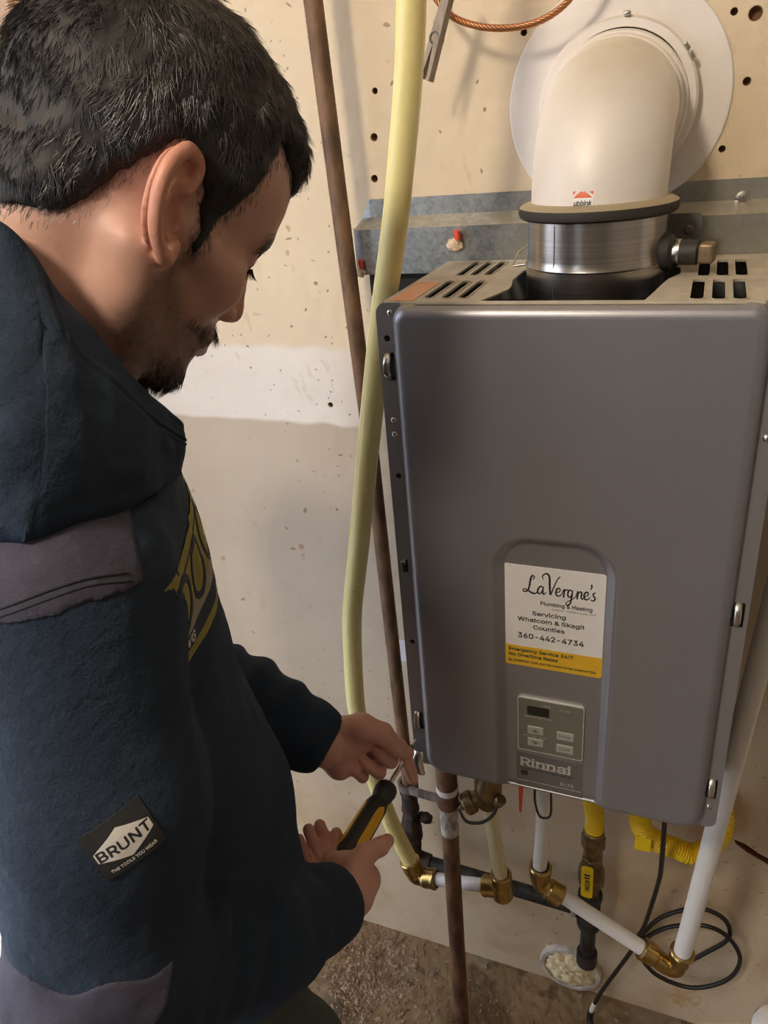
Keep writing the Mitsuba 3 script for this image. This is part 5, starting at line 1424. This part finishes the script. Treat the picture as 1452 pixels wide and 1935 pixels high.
# stitched lines on the yoke
def seam(pts, r, dist):
    P = spline(pts, 10)
    for _ in range(25):
        e = np.stack([hoodie_field(P + np.eye(3)[k] * .002) - hoodie_field(P - np.eye(3)[k] * .002) for k in range(3)], 1)
        e /= np.linalg.norm(e, axis=1, keepdims=True)
        P = P - e * (hoodie_field(P) - dist)[:, None] * .7
    return tube(P, r, 6)
add('seam', seam([(-.255, -.745, 1.362), (-.227, -.738, 1.369), (-.203, -.719, 1.374), (-.1885, -.7015, 1.374), (-.180, -.680, 1.366)], .0007, .0019), 'seam_thread', yk, smooth=True)
add('seam', seam([(-.255, -.745, 1.358), (-.227, -.738, 1.364), (-.203, -.719, 1.369), (-.1885, -.7015, 1.369), (-.180, -.680, 1.360)], .0005, .0019), 'seam_thread', yk, smooth=True)

# woven label on the sleeve
mat('label_black', (0.012, 0.013, 0.016), 0.8)
mat('label_white', (0.62, 0.60, 0.58), 0.7)
n_, u_, v_ = axes((.80, -.58, .16), (.44, .62, .16))
C = np.array([-.1815, -.7425, 1.2150])
lw_, lh_ = .0385, .0340
tagk = add('sleeve_label', draped(sg.box(-lw_ / 2, -lh_ / 2, lw_ / 2, lh_ / 2).buffer(.0006), C, u_, v_, n_, .0008, .0007), 'label_black', hoodie, smooth=30, label='small black woven sleeve label with white diamond')
dia = sg.Polygon([(-.0182, .0035), (.0, .0115), (.0182, .0035), (.0182, -.0030), (0, -.0105), (-.0182, -.0030)])
add('diamond', draped(dia, C, u_, v_, n_, .0016, .0002), 'label_white', tagk, smooth=30, label='white diamond')
add('lettering', draped_text('BRUNT', .0068, .0345, -.0172, -.0031, C, u_, v_, n_, .0019), 'label_black', tagk, smooth=False)
add('lettering', draped_text('THE TOOLS YOU WEAR', .0022, .0300, -.0150, -.0140, C, u_, v_, n_, .0017), 'label_white', tagk, smooth=False)

# printed badge on the chest
mat('print_yellow', cloth((0.165, 0.145, 0.026), (0.205, 0.180, 0.036)), 0.75)
mat('print_grey', cloth((0.19, 0.175, 0.125), (0.23, 0.21, 0.155)), 0.75)
mat('print_navy', (0.016, 0.022, 0.045), 0.8)
n_, u_, v_ = axes(BF * .86 + BR * .50, BF * .50 - BR * .86)
C = from_body(np.array([[.105, .078, -.135]]))[0]
S = sg.box(-.088, -.020, .170, .056).buffer(.004)
bd = add('chest_print', draped(S, C, u_, v_, n_, .0008, .0003, .006, front_field), 'print_yellow', hoodie, smooth=30, label='mustard printed badge on the chest')
def on_badge(name, poly, m, off=.0010):
    return add(name, draped(poly, C, u_, v_, n_, off + .0002, .0002, .006, front_field), m, bd, smooth=30)
on_badge('border', sg.box(-.082, -.0165, .164, .0505).difference(sg.box(-.080, -.0145, .162, .0485)), 'print_navy')
on_badge('lower_field', sg.box(-.079, -.003, .161, .010), 'print_grey')
on_badge('lower_band', sg.box(-.086, -.0150, .168, -.003), 'print_navy', .0012)
oval = affinity.scale(sg.Point(0, 0).buffer(1, quad_segs=20), .022, .0245)
on_badge('emblem', affinity.translate(oval.difference(affinity.scale(oval, .74, .78)), -.055, .028), 'print_navy', .0014)
for x0 in (-.001, .055, .11):
    on_badge('emblem', affinity.translate(oval.difference(affinity.scale(oval, .74, .78)), x0, .028), 'print_navy', .0014)
add('lettering', draped_text('VG', .0085, .015, -.047, -.0133, C, u_, v_, n_, .0018, True, front_field), 'label_white', bd, smooth=False)
trousers = add('trousers', trouser_mesh, 'work_trousers', person, smooth=True, label='dark green grey work trousers')
for a in (AR, AL):
    add('boot', shoe_mesh(a), 'boot_leather', person, smooth=True)
# ------------------------------------------------------------------ screwdriver
tip, hf, hb = np.array([-.1735, -.2825, .8770]), np.array([-.188, -.354, .859]), np.array([-.2055, -.458, .8405])
mat('tool_black', (0.014, 0.014, 0.013), 0.55)
mat('tool_yellow', (0.62, 0.33, 0.01), 0.5)
sd = thing('screwdriver', 'screwdriver with a black and yellow handle held in both hands against the lower left latch', 'screwdriver')
dd = (tip - hf) / np.linalg.norm(tip - hf)
add('shaft', put(lathe([(0, 0), (.0032, 0), (.0032, .058), (.0026, .060), (.0020, .072), (.0012, .0745), (0, .075)], 16), hf - dd * .002, dd), 'bright_steel', sd)
add('bit', put(lathe([(0, 0), (.0036, 0), (.0036, .012), (.003, .014), (0, .014)], 12), hf + dd * .048, dd), 'bracket_grey', sd, label='dark bit at the end of the shaft')
hd = (hf - hb); HLEN = np.linalg.norm(hd); hd /= HLEN
prof = [(0, 0), (.010, 0), (.0138, .004), (.0150, .016), (.0148, .05), (.0138, HLEN - .030), (.0112, HLEN - .022), (.0128, HLEN - .016), (.0142, HLEN - .009), (.0132, HLEN - .002), (.010, HLEN + .002), (.005, HLEN + .004), (0, HLEN + .004)]
hk = add('handle', put(lathe(prof, 32), hb, hd), 'tool_black', sd, label='black rubber handle')
a_, b_, c_ = axis_frame(hd)
side0 = np.cross(hd, np.array([0.35, -.55, .76])); side0 /= np.linalg.norm(side0)
out0 = np.cross(side0, hd)
if out0 @ (np.array([.116, -.976, 1.586]) - hf) < 0: out0 = -out0
def inlay(ang, wid, l0, l1):
    V, F = [], []
    na, nl = 10, 16
    for i in range(nl + 1):
        t = i / nl
        l = l0 + (l1 - l0) * t
        r = np.interp(l, [q[1] for q in prof[1:-1]], [q[0] for q in prof[1:-1]])
        w = wid * min(1, math.sqrt(max(0, 1 - abs(2 * t - 1) ** 6)) + .02)
        for k in range(na + 1):
            a = ang + w * (k / na - .5)
            rr = r + .0007 * math.sin(math.pi * k / na) ** .4 + .0001
            V.append(hb + hd * l + rr * (math.cos(a) * out0 + math.sin(a) * np.cross(hd, out0)))
    for i in range(nl):
        for k in range(na):
            p = i * (na + 1) + k
            F += [(p, p + 1, p + na + 2), (p, p + na + 2, p + na + 1)]
    return trimesh.Trimesh(np.array(V), np.array(F), process=False)
for j, ang in enumerate((.62, .62 + 2.1, .62 - 2.1)):
    add('grip_inlay', inlay(ang, .95, .012, HLEN - .030), 'tool_yellow', hk, smooth=True, label='yellow grip inlay')
